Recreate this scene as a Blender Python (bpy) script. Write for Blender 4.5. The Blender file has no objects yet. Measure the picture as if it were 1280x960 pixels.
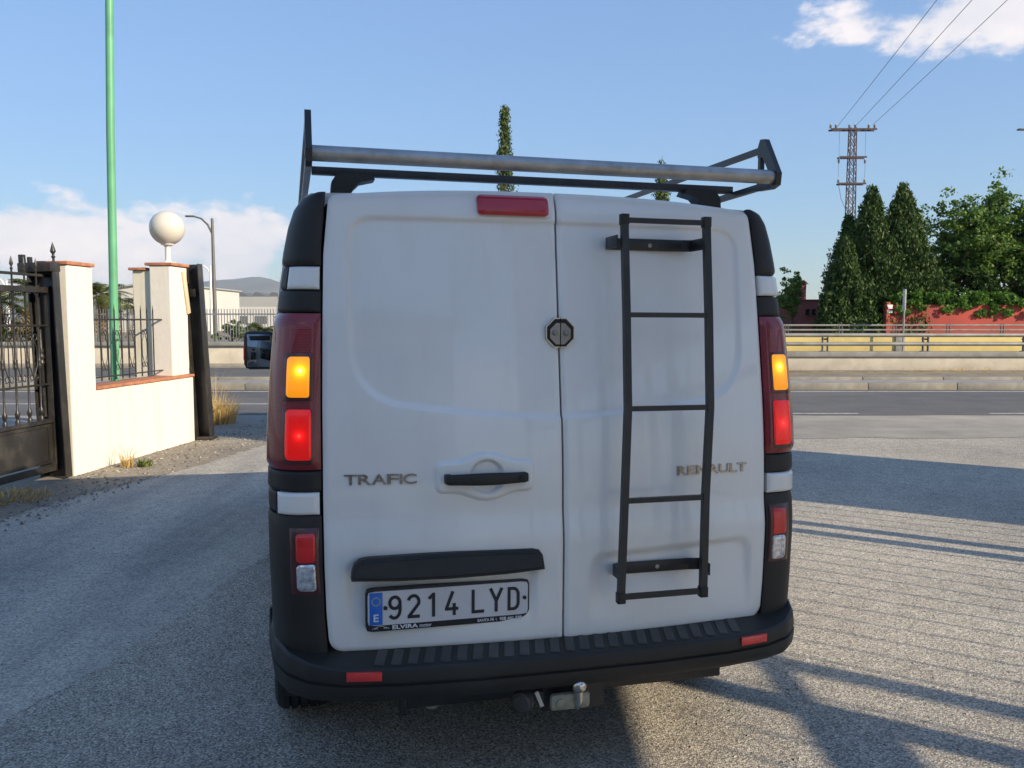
import bpy, bmesh, math, random
import numpy as np
from mathutils import Vector, Matrix
R_ = math.radians
random.seed(7); rng = np.random.default_rng(11)
scn = bpy.context.scene
COL = scn.collection

# ------------------------------------------------------------------ camera
F, CAMH, HOR = 1078.0, 1.568, 400.0            # focal length in photo pixels, eye height, horizon row
PIT = math.atan((480 - HOR) / F)
cam = bpy.data.objects.new('camera', bpy.data.cameras.new('camera')); COL.objects.link(cam)
cam.location = (0, 0, CAMH); cam.rotation_euler = (math.pi / 2 - PIT, 0, 0)
cam.data.sensor_width = 36; cam.data.lens = F / 1280 * 36
cam.data.clip_start = .05; cam.data.clip_end = 30000
scn.camera = cam

# ------------------------------------------------------------------ light
SUN_EL = R_(25.5); SUN_AZ = (.84, -.54)           # horizontal direction towards the sun
sun_dir = Vector((SUN_AZ[0] * math.cos(SUN_EL), SUN_AZ[1] * math.cos(SUN_EL), math.sin(SUN_EL))).normalized()
sl = bpy.data.lights.new('sun', 'SUN'); sl.energy = 4.1; sl.angle = R_(.53); sl.color = (1, .84, .62)
so = bpy.data.objects.new('sun', sl); COL.objects.link(so)
so.rotation_euler = (-sun_dir).to_track_quat('-Z', 'Y').to_euler(); so.location = (10, -6, 12)

scn.view_settings.view_transform = 'Standard'; scn.view_settings.look = 'None'
scn.view_settings.exposure = .78; scn.view_settings.gamma = 1
scn.view_settings.use_curve_mapping = False
scn.render.engine = 'CYCLES'

def build_world():
    w = bpy.data.worlds.new('World'); scn.world = w; w.use_nodes = True
    nt = w.node_tree; N = nt.nodes; L = nt.links; N.clear()
    out = N.new('ShaderNodeOutputWorld'); bg = N.new('ShaderNodeBackground')
    sky = N.new('ShaderNodeTexSky'); sky.sky_type = 'NISHITA'; sky.sun_disc = False
    sky.sun_elevation = SUN_EL; sky.sun_rotation = math.atan2(sun_dir.x, sun_dir.y)
    sky.altitude = 600; sky.air_density = .85; sky.dust_density = .1; sky.ozone_density = 1.7
    bg.inputs[1].default_value = .10
    tc = N.new('ShaderNodeTexCoord')
    nrm = N.new('ShaderNodeVectorMath'); nrm.operation = 'NORMALIZE'; L.new(tc.outputs['Generated'], nrm.inputs[0])
    def math_(op, a, b=None, c=None, clamp=False):
        m = N.new('ShaderNodeMath'); m.operation = op; m.use_clamp = clamp
        for i, v in enumerate((a, b, c)):
            if v is None: continue
            if isinstance(v, (int, float)): m.inputs[i].default_value = v
            else: L.new(v, m.inputs[i])
        return m.outputs[0]
    stretch = N.new('ShaderNodeMapping'); stretch.inputs['Scale'].default_value = (1, 1, 1.9)
    L.new(nrm.outputs[0], stretch.inputs[0])
    def noise(scale, detail, rough=.55):
        n = N.new('ShaderNodeTexNoise'); n.inputs['Scale'].default_value = scale
        n.inputs['Detail'].default_value = detail; n.inputs['Roughness'].default_value = rough
        L.new(stretch.outputs[0], n.inputs['Vector']); return n.outputs['Fac']
    n1 = noise(13, 7, .58); n2 = noise(4.5, 3)
    fb = math_('ADD', math_('MULTIPLY', math_('SUBTRACT', n1, .5), 1.5), math_('MULTIPLY', math_('SUBTRACT', n2, .5), .9))
    # cloud banks all round the sky: direction, angular half-widths (azimuth, height)
    banks = []
    def bank(az, el, wa, we): banks.append((az, el, wa, we))
    def pix(px, py):
        v = Vector(((px - 640) / F, math.cos(PIT) + -(py - 480) / F * math.sin(PIT), -math.sin(PIT) + -(py - 480) / F * math.cos(PIT))).normalized()
        return math.atan2(v.x, v.y), math.asin(v.z)
    a, e = pix(30, 305); bank(a, e, .19, .062)
    a, e = pix(290, 312); bank(a, e, .12, .062)
    a, e = pix(160, 325); bank(a, e, .12, .03)
    a, e = pix(1235, 5); bank(a, e, .17, .052)
    bank(-1.1, .10, .3, .06); bank(-1.7, .16, .3, .07); bank(2.9, .14, .35, .08); bank(1.25, .30, .25, .06)
    bank(-2.3, .3, .3, .08); bank(2.0, .12, .25, .05); bank(-2.9, .5, .3, .1)
    sep = N.new('ShaderNodeSeparateXYZ'); L.new(nrm.outputs[0], sep.inputs[0])
    az = math_('ARCTAN2', sep.outputs[0], sep.outputs[1]); el = math_('ARCSINE', sep.outputs[2])
    tot = None
    for (a, e, wa, we) in banks:
        dx = math_('DIVIDE', math_('SUBTRACT', az, a), wa); dy = math_('DIVIDE', math_('SUBTRACT', el, e), we)
        d = math_('SQRT', math_('ADD', math_('MULTIPLY', dx, dx), math_('MULTIPLY', dy, dy)))
        b = math_('SUBTRACT', 1.0, d)
        tot = b if tot is None else math_('MAXIMUM', tot, b)
    tot = math_('MAXIMUM', tot, -1.0)
    dens = math_('ADD', tot, math_('MULTIPLY', fb, 1.55))
    mr = N.new('ShaderNodeMapRange'); mr.interpolation_type = 'SMOOTHSTEP'
    mr.inputs['From Min'].default_value = .06; mr.inputs['From Max'].default_value = .5
    mr.inputs['To Max'].default_value = .92
    L.new(dens, mr.inputs['Value'])
    cc = N.new('ShaderNodeMixRGB'); cc.inputs[1].default_value = (3.9, 4.2, 4.9, 1); cc.inputs[2].default_value = (7.4, 6.6, 6.2, 1)
    L.new(math_('ADD', n1, math_('MULTIPLY', math_('SUBTRACT', n2, .5), 1.2), clamp=True), cc.inputs[0])
    # the camera's tone curve holds the bright haze down: one even luminance curve over the whole sky
    bw = N.new('ShaderNodeRGBToBW'); L.new(sky.outputs[0], bw.inputs[0])
    gain = math_('MULTIPLY', math_('POWER', math_('MULTIPLY', math_('MAXIMUM', bw.outputs[0], .02), .1), -.6), .48)
    sk2 = N.new('ShaderNodeVectorMath'); sk2.operation = 'SCALE'; L.new(sky.outputs[0], sk2.inputs[0]); L.new(gain, sk2.inputs['Scale'])
    mix = N.new('ShaderNodeMixRGB'); L.new(mr.outputs[0], mix.inputs[0]); L.new(sk2.outputs[0], mix.inputs[1]); L.new(cc.outputs[0], mix.inputs[2])
    L.new(mix.outputs[0], bg.inputs[0]); L.new(bg.outputs[0], out.inputs[0])
build_world()

# ------------------------------------------------------------------ helpers
def ray(px, py):
    y = -(py - 480) / F
    return Vector(((px - 640) / F, math.cos(PIT) + y * math.sin(PIT), -math.sin(PIT) + y * math.cos(PIT)))
def at(px, py, Y):
    d = ray(px, py); return Vector((0, 0, CAMH)) + d * (Y / d.y)
def ground(px, py, z=0):
    d = ray(px, py); return Vector((0, 0, CAMH)) + d * ((z - CAMH) / d.z)

def tag(o, label=None, cat=None, group=None, kind=None):
    if label: o['label'] = label
    if cat: o['category'] = cat
    if group: o['group'] = group
    if kind: o['kind'] = kind
    return o
def empty(name, loc=(0, 0, 0), rot=(0, 0, 0), label=None, cat=None, group=None):
    o = bpy.data.objects.new(name, None); COL.objects.link(o)
    o.location = loc; o.rotation_euler = rot; o.empty_display_size = .1
    return tag(o, label, cat, group)
def link(name, me, mat=None, parent=None, loc=None, rot=None):
    o = bpy.data.objects.new(name, me); COL.objects.link(o)
    if mat is not None and not me.materials: me.materials.append(mat)
    if parent: o.parent = parent
    if loc is not None: o.location = loc
    if rot is not None: o.rotation_euler = rot
    return o
def copy_tree(o, parent=None):
    c = o.copy(); COL.objects.link(c); c.parent = parent
    for ch in o.children: copy_tree(ch, c)
    return c

class MB:
    def __init__(s): s.v = []; s.f = []
    def add(s, V, Fc):
        n = len(s.v); s.v += [tuple(p) for p in V]; s.f += [tuple(i + n for i in f) for f in Fc]; return s
    def box(s, c, d, rot=None, bev=0.0):
        x, y, z = d[0] / 2, d[1] / 2, d[2] / 2
        M = Matrix.Translation(Vector(c))
        if rot is not None: M = M @ (rot.to_4x4() if isinstance(rot, Matrix) else Matrix.Rotation(rot, 4, 'Z'))
        b = min(bev, x * .9, y * .9, z * .9)
        if b <= 0:
            V = [(sx * x, sy * y, sz * z) for sx in (-1, 1) for sy in (-1, 1) for sz in (-1, 1)]
            Fc = [(0, 1, 3, 2), (4, 6, 7, 5), (0, 4, 5, 1), (2, 3, 7, 6), (0, 2, 6, 4), (1, 5, 7, 3)]
        else:
            bm = bmesh.new(); bmesh.ops.create_cube(bm, size=1)
            for v in bm.verts: v.co = Vector((v.co.x * 2 * x, v.co.y * 2 * y, v.co.z * 2 * z))
            bmesh.ops.bevel(bm, geom=list(bm.edges), offset=b, segments=2, affect='EDGES', profile=.5)
            bm.verts.index_update(); V = [v.co.copy() for v in bm.verts]; Fc = [[v.index for v in f.verts] for f in bm.faces]; bm.free()
        return s.add([M @ Vector(p) for p in V], Fc)
    def cyl(s, p0, p1, r, r2=None, seg=12, caps=True):
        return s.tube([p0, p1], [r, r if r2 is None else r2], seg, caps)
    def tube(s, pts, r, seg=8, caps=True, square=None):
        pts = [Vector(p) for p in pts]; n = len(pts)
        rs = r if isinstance(r, (list, tuple)) else [r] * n
        V = []; Fc = []; prev = None
        for i, p in enumerate(pts):
            t = (pts[min(i + 1, n - 1)] - pts[max(i - 1, 0)]).normalized()
            if prev is None:
                a = Vector((0, 0, 1)) if abs(t.z) < .9 else Vector((1, 0, 0))
                u = t.cross(a).normalized()
            else:
                u = (prev - t * prev.dot(t)).normalized()
            prev = u; w = t.cross(u)
            for k in range(seg):
                an = 2 * math.pi * (k + .5) / seg
                V.append(p + (u * math.cos(an) + w * math.sin(an)) * rs[i])
        for i in range(n - 1):
            for k in range(seg):
                a = i * seg + k; b = i * seg + (k + 1) % seg
                Fc.append((a, b, b + seg, a + seg))
        if caps: Fc.append(tuple(range(seg))[::-1]); Fc.append(tuple(range((n - 1) * seg, n * seg)))
        return s.add(V, Fc)
    def revolve(s, prof, seg=24, M=None):       # prof: (r, z) about local Z
        V = []; Fc = []; n = len(prof)
        for k in range(seg):
            an = 2 * math.pi * k / seg
            for (r, z) in prof: V.append(Vector((r * math.cos(an), r * math.sin(an), z)))
        for k in range(seg):
            for i in range(n - 1):
                a = k * n + i; b = ((k + 1) % seg) * n + i
                Fc.append((a, b, b + 1, a + 1))
        if M is not None: V = [M @ v for v in V]
        return s.add(V, Fc)
    def prism(s, poly, d0, d1, axis='Y'):       # poly of 2D points extruded along an axis
        n = len(poly)
        mk = {'Y': lambda p, d: (p[0], d, p[1]), 'Z': lambda p, d: (p[0], p[1], d), 'X': lambda p, d: (d, p[0], p[1])}[axis]
        V = [mk(p, d0) for p in poly] + [mk(p, d1) for p in poly]
        Fc = [tuple(range(n))[::-1], tuple(range(n, 2 * n))] + [(i, (i + 1) % n, n + (i + 1) % n, n + i) for i in range(n)]
        return s.add(V, Fc)
    def grid(s, P, wrap=False):                 # P[i][j] points
        n, m = len(P), len(P[0]); V = [p for r in P for p in r]
        Fc = [(i * m + j, i * m + j + 1, (i + 1) * m + j + 1, (i + 1) * m + j) for i in range(n - 1) for j in range(m - 1)]
        return s.add(V, Fc)
    def solid(s, A, B):                         # two matching grids joined round the border
        n, m = len(A), len(A[0]); V = [p for r in A for p in r] + [p for r in B for p in r]; o = n * m
        Fc = []
        for i in range(n - 1):
            for j in range(m - 1):
                a = i * m + j; Fc.append((a, a + 1, a + m + 1, a + m)); Fc.append((o + a, o + a + m, o + a + m + 1, o + a + 1))
        bd = [j for j in range(m)] + [i * m + m - 1 for i in range(1, n)] + [(n - 1) * m + j for j in range(m - 2, -1, -1)] + [i * m for i in range(n - 2, 0, -1)]
        for k in range(len(bd)):
            a, b = bd[k], bd[(k + 1) % len(bd)]; Fc.append((b, a, o + a, o + b))
        return s.add(V, Fc)
    def mesh(s, name, smooth=35):
        me = bpy.data.meshes.new(name); me.from_pydata(s.v, [], s.f); me.update()
        bm = bmesh.new(); bm.from_mesh(me); bmesh.ops.recalc_face_normals(bm, faces=bm.faces); bm.to_mesh(me); bm.free()
        if smooth:
            me.polygons.foreach_set('use_smooth', [True] * len(me.polygons)); me.set_sharp_from_angle(angle=R_(smooth))
        return me
    def build(s, name, mat, parent=None, loc=None, rot=None, smooth=35):
        return link(name, s.mesh(name, smooth), mat, parent, loc, rot)

def text_mesh(txt, bold=0.0):
    cu = bpy.data.curves.new('lettering', 'FONT'); cu.body = txt; cu.extrude = .5; cu.resolution_u = 4; cu.offset = bold
    ob = bpy.data.objects.new('lettering', cu); COL.objects.link(ob)
    bpy.context.view_layer.update()
    me = bpy.data.meshes.new_from_object(ob.evaluated_get(bpy.context.evaluated_depsgraph_get()))
    V = np.array([v.co[:] for v in me.vertices]); Fc = [tuple(p.vertices) for p in me.polygons]
    bpy.data.objects.remove(ob); bpy.data.curves.remove(cu); bpy.data.meshes.remove(me)
    V[:, :2] -= V[:, :2].min(0); V[:, :2] /= V[:, :2].max(0)
    return V, Fc
def text_on(mb, txt, x0, x1, z0, z1, yfun, depth, bold=0.0):   # standing lettering facing -Y
    V, Fc = text_mesh(txt, bold); P = []
    for x, y, z in V:
        X = x0 + (x1 - x0) * x; Z = z0 + (z1 - z0) * y
        P.append((X, yfun(X, Z) - depth * (z + .5), Z))
    mb.add(P, Fc)

# ------------------------------------------------------------------ materials
def new_mat(name):
    m = bpy.data.materials.new(name); m.use_nodes = True
    nt = m.node_tree; return m, nt, nt.nodes['Principled BSDF']
def ramp(nt, fac, stops):
    r = nt.nodes.new('ShaderNodeValToRGB'); e = r.color_ramp.elements
    while len(e) < len(stops): e.new(.5)
    for el, (p, c) in zip(e, stops): el.position = p; el.color = (*c, 1)
    nt.links.new(fac, r.inputs[0]); return r.outputs[0]
def tex(nt, kind, scale, vec, detail=4, rough=.55):
    n = nt.nodes.new(kind); n.inputs['Scale'].default_value = scale
    if kind == 'ShaderNodeTexNoise': n.inputs['Detail'].default_value = detail; n.inputs['Roughness'].default_value = rough
    nt.links.new(vec, n.inputs['Vector']); return n
def coords(nt, kind='Object', scale=None):
    c = nt.nodes.new('ShaderNodeTexCoord').outputs[kind]
    if scale:
        mp = nt.nodes.new('ShaderNodeMapping'); mp.inputs['Scale'].default_value = scale; nt.links.new(c, mp.inputs[0]); c = mp.outputs[0]
    return c
def bump(nt, h, strength, dist, bs):
    b = nt.nodes.new('ShaderNodeBump'); b.inputs['Strength'].default_value = strength; b.inputs['Distance'].default_value = dist
    nt.links.new(h, b.inputs['Height']); nt.links.new(b.outputs[0], bs.inputs['Normal'])
def mixc(nt, fac, a, b, mode='MIX'):
    m = nt.nodes.new('ShaderNodeMixRGB'); m.blend_type = mode
    for i, v in enumerate((fac, a, b)):
        if isinstance(v, (int, float)): m.inputs[i].default_value = v
        elif isinstance(v, tuple): m.inputs[i].default_value = (*v, 1)
        else: nt.links.new(v, m.inputs[i])
    return m.outputs[0]
def pm(name, col, rough=.5, metal=0.0, var=.15, scale=6.0, bmp=0.0, bscale=60.0, coat=0.0, spec=.5, vscale=None, dirt=None, dirt_amt=.0, dirt_scale=2.0):
    m, nt, bs = new_mat(name); c = coords(nt, 'Object', vscale)
    n = tex(nt, 'ShaderNodeTexNoise', scale, c, 5)
    lo = tuple(v * (1 - var) for v in col); hi = tuple(min(1, v * (1 + var)) for v in col)
    co = ramp(nt, n.outputs['Fac'], [(.3, lo), (.7, hi)])
    if dirt:
        d = tex(nt, 'ShaderNodeTexNoise', dirt_scale, c, 7, .65)
        f = nt.nodes.new('ShaderNodeMapRange'); f.inputs['From Min'].default_value = .5; f.inputs['From Max'].default_value = .75; f.inputs['To Max'].default_value = dirt_amt
        nt.links.new(d.outputs['Fac'], f.inputs['Value']); co = mixc(nt, f.outputs[0], co, dirt)
    nt.links.new(co, bs.inputs['Base Color'])
    rr = nt.nodes.new('ShaderNodeMapRange'); rr.inputs['To Min'].default_value = max(0, rough - .08); rr.inputs['To Max'].default_value = min(1, rough + .08)
    nt.links.new(n.outputs['Fac'], rr.inputs['Value']); nt.links.new(rr.outputs[0], bs.inputs['Roughness'])
    bs.inputs['Metallic'].default_value = metal; bs.inputs['Specular IOR Level'].default_value = spec
    if coat: bs.inputs['Coat Weight'].default_value = coat; bs.inputs['Coat Roughness'].default_value = .04
    if bmp:
        bn = tex(nt, 'ShaderNodeTexNoise', bscale, c, 4); bump(nt, bn.outputs['Fac'], bmp, .01, bs)
    return m
def leaf_mat(name, a, b, c, trans=.25):
    m, nt, bs = new_mat(name)
    g = nt.nodes.new('ShaderNodeNewGeometry')
    co = ramp(nt, g.outputs['Random Per Island'], [(0, a), (.55, b), (1, c)])
    nt.links.new(co, bs.inputs['Base Color']); bs.inputs['Roughness'].default_value = .6; bs.inputs['Specular IOR Level'].default_value = .3
    tr = nt.nodes.new('ShaderNodeBsdfTranslucent'); nt.links.new(co, tr.inputs[0])
    mx = nt.nodes.new('ShaderNodeMixShader'); mx.inputs[0].default_value = trans
    nt.links.new(bs.outputs[0], mx.inputs[1]); nt.links.new(tr.outputs[0], mx.inputs[2])
    nt.links.new(mx.outputs[0], nt.nodes['Material Output'].inputs[0]); return m

def mat_lot():
    m, nt, bs = new_mat('chip_seal'); c = coords(nt)
    v = tex(nt, 'ShaderNodeTexVoronoi', 125, c); v2 = tex(nt, 'ShaderNodeTexVoronoi', 62, c)
    sep = nt.nodes.new('ShaderNodeSeparateColor'); nt.links.new(v.outputs['Color'], sep.inputs[0])
    stone = ramp(nt, sep.outputs[0], [(0, (.21, .193, .165)), (.3, (.40, .365, .30)), (.7, (.53, .485, .395)), (1, (.70, .65, .545))])
    gap = nt.nodes.new('ShaderNodeMapRange'); gap.inputs['From Min'].default_value = .45; gap.inputs['From Max'].default_value = .85
    nt.links.new(v.outputs['Distance'], gap.inputs['Value'])
    co = mixc(nt, gap.outputs[0], stone, (.17, .16, .14))
    big = tex(nt, 'ShaderNodeTexNoise', .55, c, 6, .6)
    bf = ramp(nt, big.outputs['Fac'], [(.3, (.72, .72, .74)), (.6, (1.0, 1.0, 1.0)), (.75, (1.12, 1.1, 1.06))])
    co = mixc(nt, 1.0, co, bf, 'MULTIPLY')
    mid = tex(nt, 'ShaderNodeTexNoise', 9, c, 5, .6)
    mf = ramp(nt, mid.outputs['Fac'], [(.3, (.85, .85, .85)), (.7, (1.1, 1.1, 1.1))])
    co = mixc(nt, 1.0, co, mf, 'MULTIPLY')
    nt.links.new(co, bs.inputs['Base Color']); bs.inputs['Roughness'].default_value = .9; bs.inputs['Specular IOR Level'].default_value = .25
    inv = nt.nodes.new('ShaderNodeMath'); inv.operation = 'MULTIPLY_ADD'; inv.inputs[1].default_value = -1; inv.inputs[2].default_value = 1
    nt.links.new(v.outputs['Distance'], inv.inputs[0])
    ad = nt.nodes.new('ShaderNodeMath'); ad.operation = 'ADD'; nt.links.new(inv.outputs[0], ad.inputs[0]); nt.links.new(v2.outputs['Distance'], ad.inputs[1])
    bump(nt, ad.outputs[0], .5, .005, bs); return m
def mat_road(name, a, b, scale=30):
    m, nt, bs = new_mat(name); c = coords(nt)
    n = tex(nt, 'ShaderNodeTexNoise', scale, c, 6, .7); n2 = tex(nt, 'ShaderNodeTexNoise', .35, coords(nt, 'Object', (.25, 1.2, 1)), 5, .6)
    co = ramp(nt, n.outputs['Fac'], [(.3, a), (.7, b)])
    co = mixc(nt, 1.0, co, ramp(nt, n2.outputs['Fac'], [(.3, (.7, .7, .71)), (.7, (1.25, 1.22, 1.16))]), 'MULTIPLY')
    n3 = tex(nt, 'ShaderNodeTexNoise', 1.4, c, 6, .65); co = mixc(nt, 1.0, co, ramp(nt, n3.outputs['Fac'], [(.32, (.82, .82, .82)), (.68, (1.14, 1.13, 1.1))]), 'MULTIPLY')
    nt.links.new(co, bs.inputs['Base Color']); bs.inputs['Roughness'].default_value = .88
    bump(nt, n.outputs['Fac'], .4, .005, bs); return m
def mat_render(name, col, stain, amt):          # painted render with vertical run-off stains and dirt near its foot
    m, nt, bs = new_mat(name)
    c = coords(nt, 'Object', (3.2, 3.2, .35)); c0 = coords(nt)
    n = tex(nt, 'ShaderNodeTexNoise', 2.2, c, 6, .6); f = ramp(nt, n.outputs['Fac'], [(.52, (0, 0, 0)), (.78, (amt, amt, amt))])
    fine = tex(nt, 'ShaderNodeTexNoise', 14, c0, 6, .65)
    base = ramp(nt, fine.outputs['Fac'], [(.3, tuple(v * .93 for v in col)), (.7, col)])
    co = mixc(nt, f, base, stain)
    nt.links.new(co, bs.inputs['Base Color']); bs.inputs['Roughness'].default_value = .85
    bump(nt, fine.outputs['Fac'], .35, .01, bs); return m
def mat_lamp(name, body, glow, core, s_hot, s_all, rad):
    m, nt, bs = new_mat(name); c = coords(nt)
    ln = nt.nodes.new('ShaderNodeVectorMath'); ln.operation = 'LENGTH'; nt.links.new(c, ln.inputs[0])
    d = nt.nodes.new('ShaderNodeMath'); d.operation = 'DIVIDE'; d.inputs[1].default_value = rad; nt.links.new(ln.outputs['Value'], d.inputs[0])
    sq = nt.nodes.new('ShaderNodeMath'); sq.operation = 'POWER'; sq.inputs[1].default_value = 2.2; nt.links.new(d.outputs[0], sq.inputs[0])
    ad = nt.nodes.new('ShaderNodeMath'); ad.operation = 'ADD'; ad.inputs[1].default_value = 1; nt.links.new(sq.outputs[0], ad.inputs[0])
    iv = nt.nodes.new('ShaderNodeMath'); iv.operation = 'DIVIDE'; iv.inputs[0].default_value = s_hot; nt.links.new(ad.outputs[0], iv.inputs[1])
    st = nt.nodes.new('ShaderNodeMath'); st.operation = 'ADD'; st.inputs[1].default_value = s_all; nt.links.new(iv.outputs[0], st.inputs[0])
    bs.inputs['Base Color'].default_value = (*body, 1); bs.inputs['Roughness'].default_value = .12
    c4 = nt.nodes.new('ShaderNodeMath'); c4.operation = 'POWER'; c4.inputs[1].default_value = -3.0
    nt.links.new(ad.outputs[0], c4.inputs[0]); ec = mixc(nt, c4.outputs[0], glow, core)
    nt.links.new(ec, bs.inputs['Emission Color']); nt.links.new(st.outputs[0], bs.inputs['Emission Strength'])
    w = tex(nt, 'ShaderNodeTexVoronoi', 160, coords(nt, 'Object', (1, 1, 1.6))); bump(nt, w.outputs['Distance'], .18, .003, bs)
    bs.inputs['Coat Weight'].default_value = .25
    return m
def mat_lens(name, col):
    m, nt, bs = new_mat(name)
    w = nt.nodes.new('ShaderNodeTexWave'); w.wave_type = 'BANDS'; w.bands_direction = 'Z'; w.inputs['Scale'].default_value = 40
    nt.links.new(coords(nt), w.inputs['Vector'])
    n = tex(nt, 'ShaderNodeTexNoise', 9, coords(nt), 4)
    nt.links.new(ramp(nt, n.outputs['Fac'], [(.3, tuple(v * .7 for v in col)), (.7, col)]), bs.inputs['Base Color'])
    bs.inputs['Roughness'].default_value = .3; bs.inputs['Coat Weight'].default_value = .6; bs.inputs['Coat Roughness'].default_value = .02
    bump(nt, w.outputs['Fac'], .12, .003, bs); return m
def mat_paint():
    m, nt, bs = new_mat('white_paint'); c = coords(nt)
    n = tex(nt, 'ShaderNodeTexNoise', 1.7, c, 6, .6)
    co = ramp(nt, n.outputs['Fac'], [(.35, (.80, .785, .735)), (.65, (.85, .835, .785))])
    run = tex(nt, 'ShaderNodeTexNoise', 3.0, coords(nt, 'Object', (4, 4, .5)), 6, .65)   # road dust in faint runs
    co = mixc(nt, ramp(nt, run.outputs['Fac'], [(.52, (0, 0, 0)), (.82, (.13, .13, .13))]), co, (.46, .42, .35))
    nt.links.new(co, bs.inputs['Base Color'])
    nt.links.new(ramp(nt, run.outputs['Fac'], [(.4, (.3, .3, .3)), (.7, (.42, .42, .42))]), bs.inputs['Roughness'])
    bs.inputs['Coat Weight'].default_value = .75; bs.inputs['Coat Roughness'].default_value = .035
    return m

M = {}
M['lot'] = mat_lot()
M['road'] = mat_road('asphalt', (.085, .085, .086), (.135, .132, .128))
M['road_old'] = mat_road('worn_asphalt', (.23, .218, .19), (.34, .32, .275), 45)
M['dirt'] = mat_road('dirt_verge', (.16, .145, .12), (.32, .285, .23), 22)

def mat_lane():
    m, nt, bs = new_mat('worn_lane'); c = coords(nt)
    v = tex(nt, 'ShaderNodeTexVoronoi', 120, c); sep = nt.nodes.new('ShaderNodeSeparateColor'); nt.links.new(v.outputs['Color'], sep.inputs[0])
    st = ramp(nt, sep.outputs[0], [(0, (.24, .222, .19)), (.5, (.41, .38, .325)), (1, (.56, .525, .45))])
    n = tex(nt, 'ShaderNodeTexNoise', 1.5, coords(nt, 'Object', (1.15, .16, 1)), 5, .6)     # wheel-worn bands along the lane
    co = mixc(nt, 1.0, st, ramp(nt, n.outputs['Fac'], [(.34, (.62, .64, .67)), (.5, (.92, .92, .92)), (.66, (1.16, 1.14, 1.10))]), 'MULTIPLY')
    d = tex(nt, 'ShaderNodeTexNoise', 7, c, 6, .65); co = mixc(nt, 1.0, co, ramp(nt, d.outputs['Fac'], [(.3, (.86, .86, .86)), (.7, (1.1, 1.1, 1.1))]), 'MULTIPLY')
    nt.links.new(co, bs.inputs['Base Color']); bs.inputs['Roughness'].default_value = .88
    bump(nt, v.outputs['Distance'], .35, .004, bs); return m
M['lane'] = mat_lane()
M['earth'] = mat_road('dry_earth', (.16, .135, .095), (.30, .26, .185), 6)
M['line'] = pm('road_paint', (.50, .49, .46), .7, var=.25, scale=12, dirt=(.16, .155, .145), dirt_amt=.9, dirt_scale=5)
M['kerb'] = pm('kerb_concrete', (.25, .235, .20), .85, var=.2, scale=5, bmp=.4, bscale=40, dirt=(.16, .14, .11), dirt_amt=.6)
M['conc'] = pm('concrete', (.52, .475, .39), .85, var=.12, scale=2, bmp=.3, bscale=30, dirt=(.3, .26, .19), dirt_amt=.6, dirt_scale=1.3)
M['conc_grey'] = pm('grey_concrete', (.27, .265, .25), .85, var=.15, scale=3, bmp=.3, bscale=30, dirt=(.12, .11, .1), dirt_amt=.5)
M['paint'] = mat_paint()
M['plastic'] = pm('black_plastic', (.024, .0225, .020), .52, var=.2, scale=5, bmp=.12, bscale=420, dirt=(.06, .055, .048), dirt_amt=.3, dirt_scale=3, spec=.38)
M['plastic_worn'] = pm('worn_black_plastic', (.060, .056, .050), .55, var=.25, scale=8, bmp=.15, bscale=300, dirt=(.14, .13, .115), dirt_amt=.45, dirt_scale=6)
M['seal'] = pm('black_rubber', (.012, .012, .013), .7, var=.2)
M['black_metal'] = pm('black_painted_steel', (.022, .022, .023), .42, var=.2, scale=9, bmp=.1, bscale=120, dirt=(.08, .06, .045), dirt_amt=.35, dirt_scale=9)
M['gate'] = pm('black_gate_paint', (.024, .0225, .021), .38, var=.25, scale=4, bmp=.15, bscale=30, dirt=(.11, .095, .08), dirt_amt=.4, dirt_scale=4)
M['galv'] = pm('galvanised_steel', (.42, .42, .41), .45, .85, var=.25, scale=14, bmp=.1, bscale=80, vscale=(1, 1, 1), dirt=(.18, .17, .15), dirt_amt=.7, dirt_scale=6)
M['grey_paint'] = pm('grey_painted_pipe', (.24, .24, .22), .5, .2, var=.2, scale=3)
M['chrome'] = pm('chrome', (.66, .63, .58), .2, 1.0, var=.1, scale=30)
M['badge'] = pm('badge_chrome', (.36, .33, .29), .3, .85, var=.3, scale=60)
M['dull_metal'] = pm('dull_zinc', (.30, .29, .26), .5, .6, var=.3, scale=25, dirt=(.2, .15, .08), dirt_amt=.5, dirt_scale=20)
M['lock'] = pm('lock_steel', (.50, .48, .44), .3, .9, var=.15, scale=20)
M['lock_plate'] = pm('lock_plate_steel', (.30, .285, .265), .42, .6, var=.2, scale=15)
M['flange'] = pm('dirty_zinc', (.33, .31, .23), .65, .2, var=.25, scale=25, dirt=(.16, .12, .06), dirt_amt=.6, dirt_scale=30)
M['tyre'] = pm('tyre_rubber', (.020, .020, .021), .8, var=.25, scale=8, bmp=.3, bscale=90, dirt=(.10, .092, .078), dirt_amt=.5, dirt_scale=7)
M['lens'] = mat_lens('dark_red_lens', (.26, .010, .020))
M['lens_low'] = mat_lens('brown_red_lens', (.085, .012, .012))
M['amber'] = mat_lamp('lit_amber_lens', (.70, .24, .01), (1, .31, .004), (1, .8, .45), 6.0, .40, .009)
M['red_on'] = mat_lamp('lit_red_lens', (.42, .006, .006), (1, .008, .006), (1, .25, .2), 1.7, .22, .008)
M['red_off'] = mat_lens('red_lens', (.88, .02, .022))
M['clear'] = pm('clear_lens', (.62, .63, .64), .12, .55, var=.5, scale=60, coat=1)
M['reflector'] = mat_lens('red_reflector', (.88, .05, .045))
M['crimson'] = mat_lens('crimson_lens', (.55, .014, .035))
M['plate_white'] = pm('plate_white', (.66, .65, .64), .45, var=.05, dirt=(.35, .32, .28), dirt_amt=.3, dirt_scale=9)
M['plate_blue'] = pm('plate_blue', (.02, .16, .62), .45, var=.1)
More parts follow.
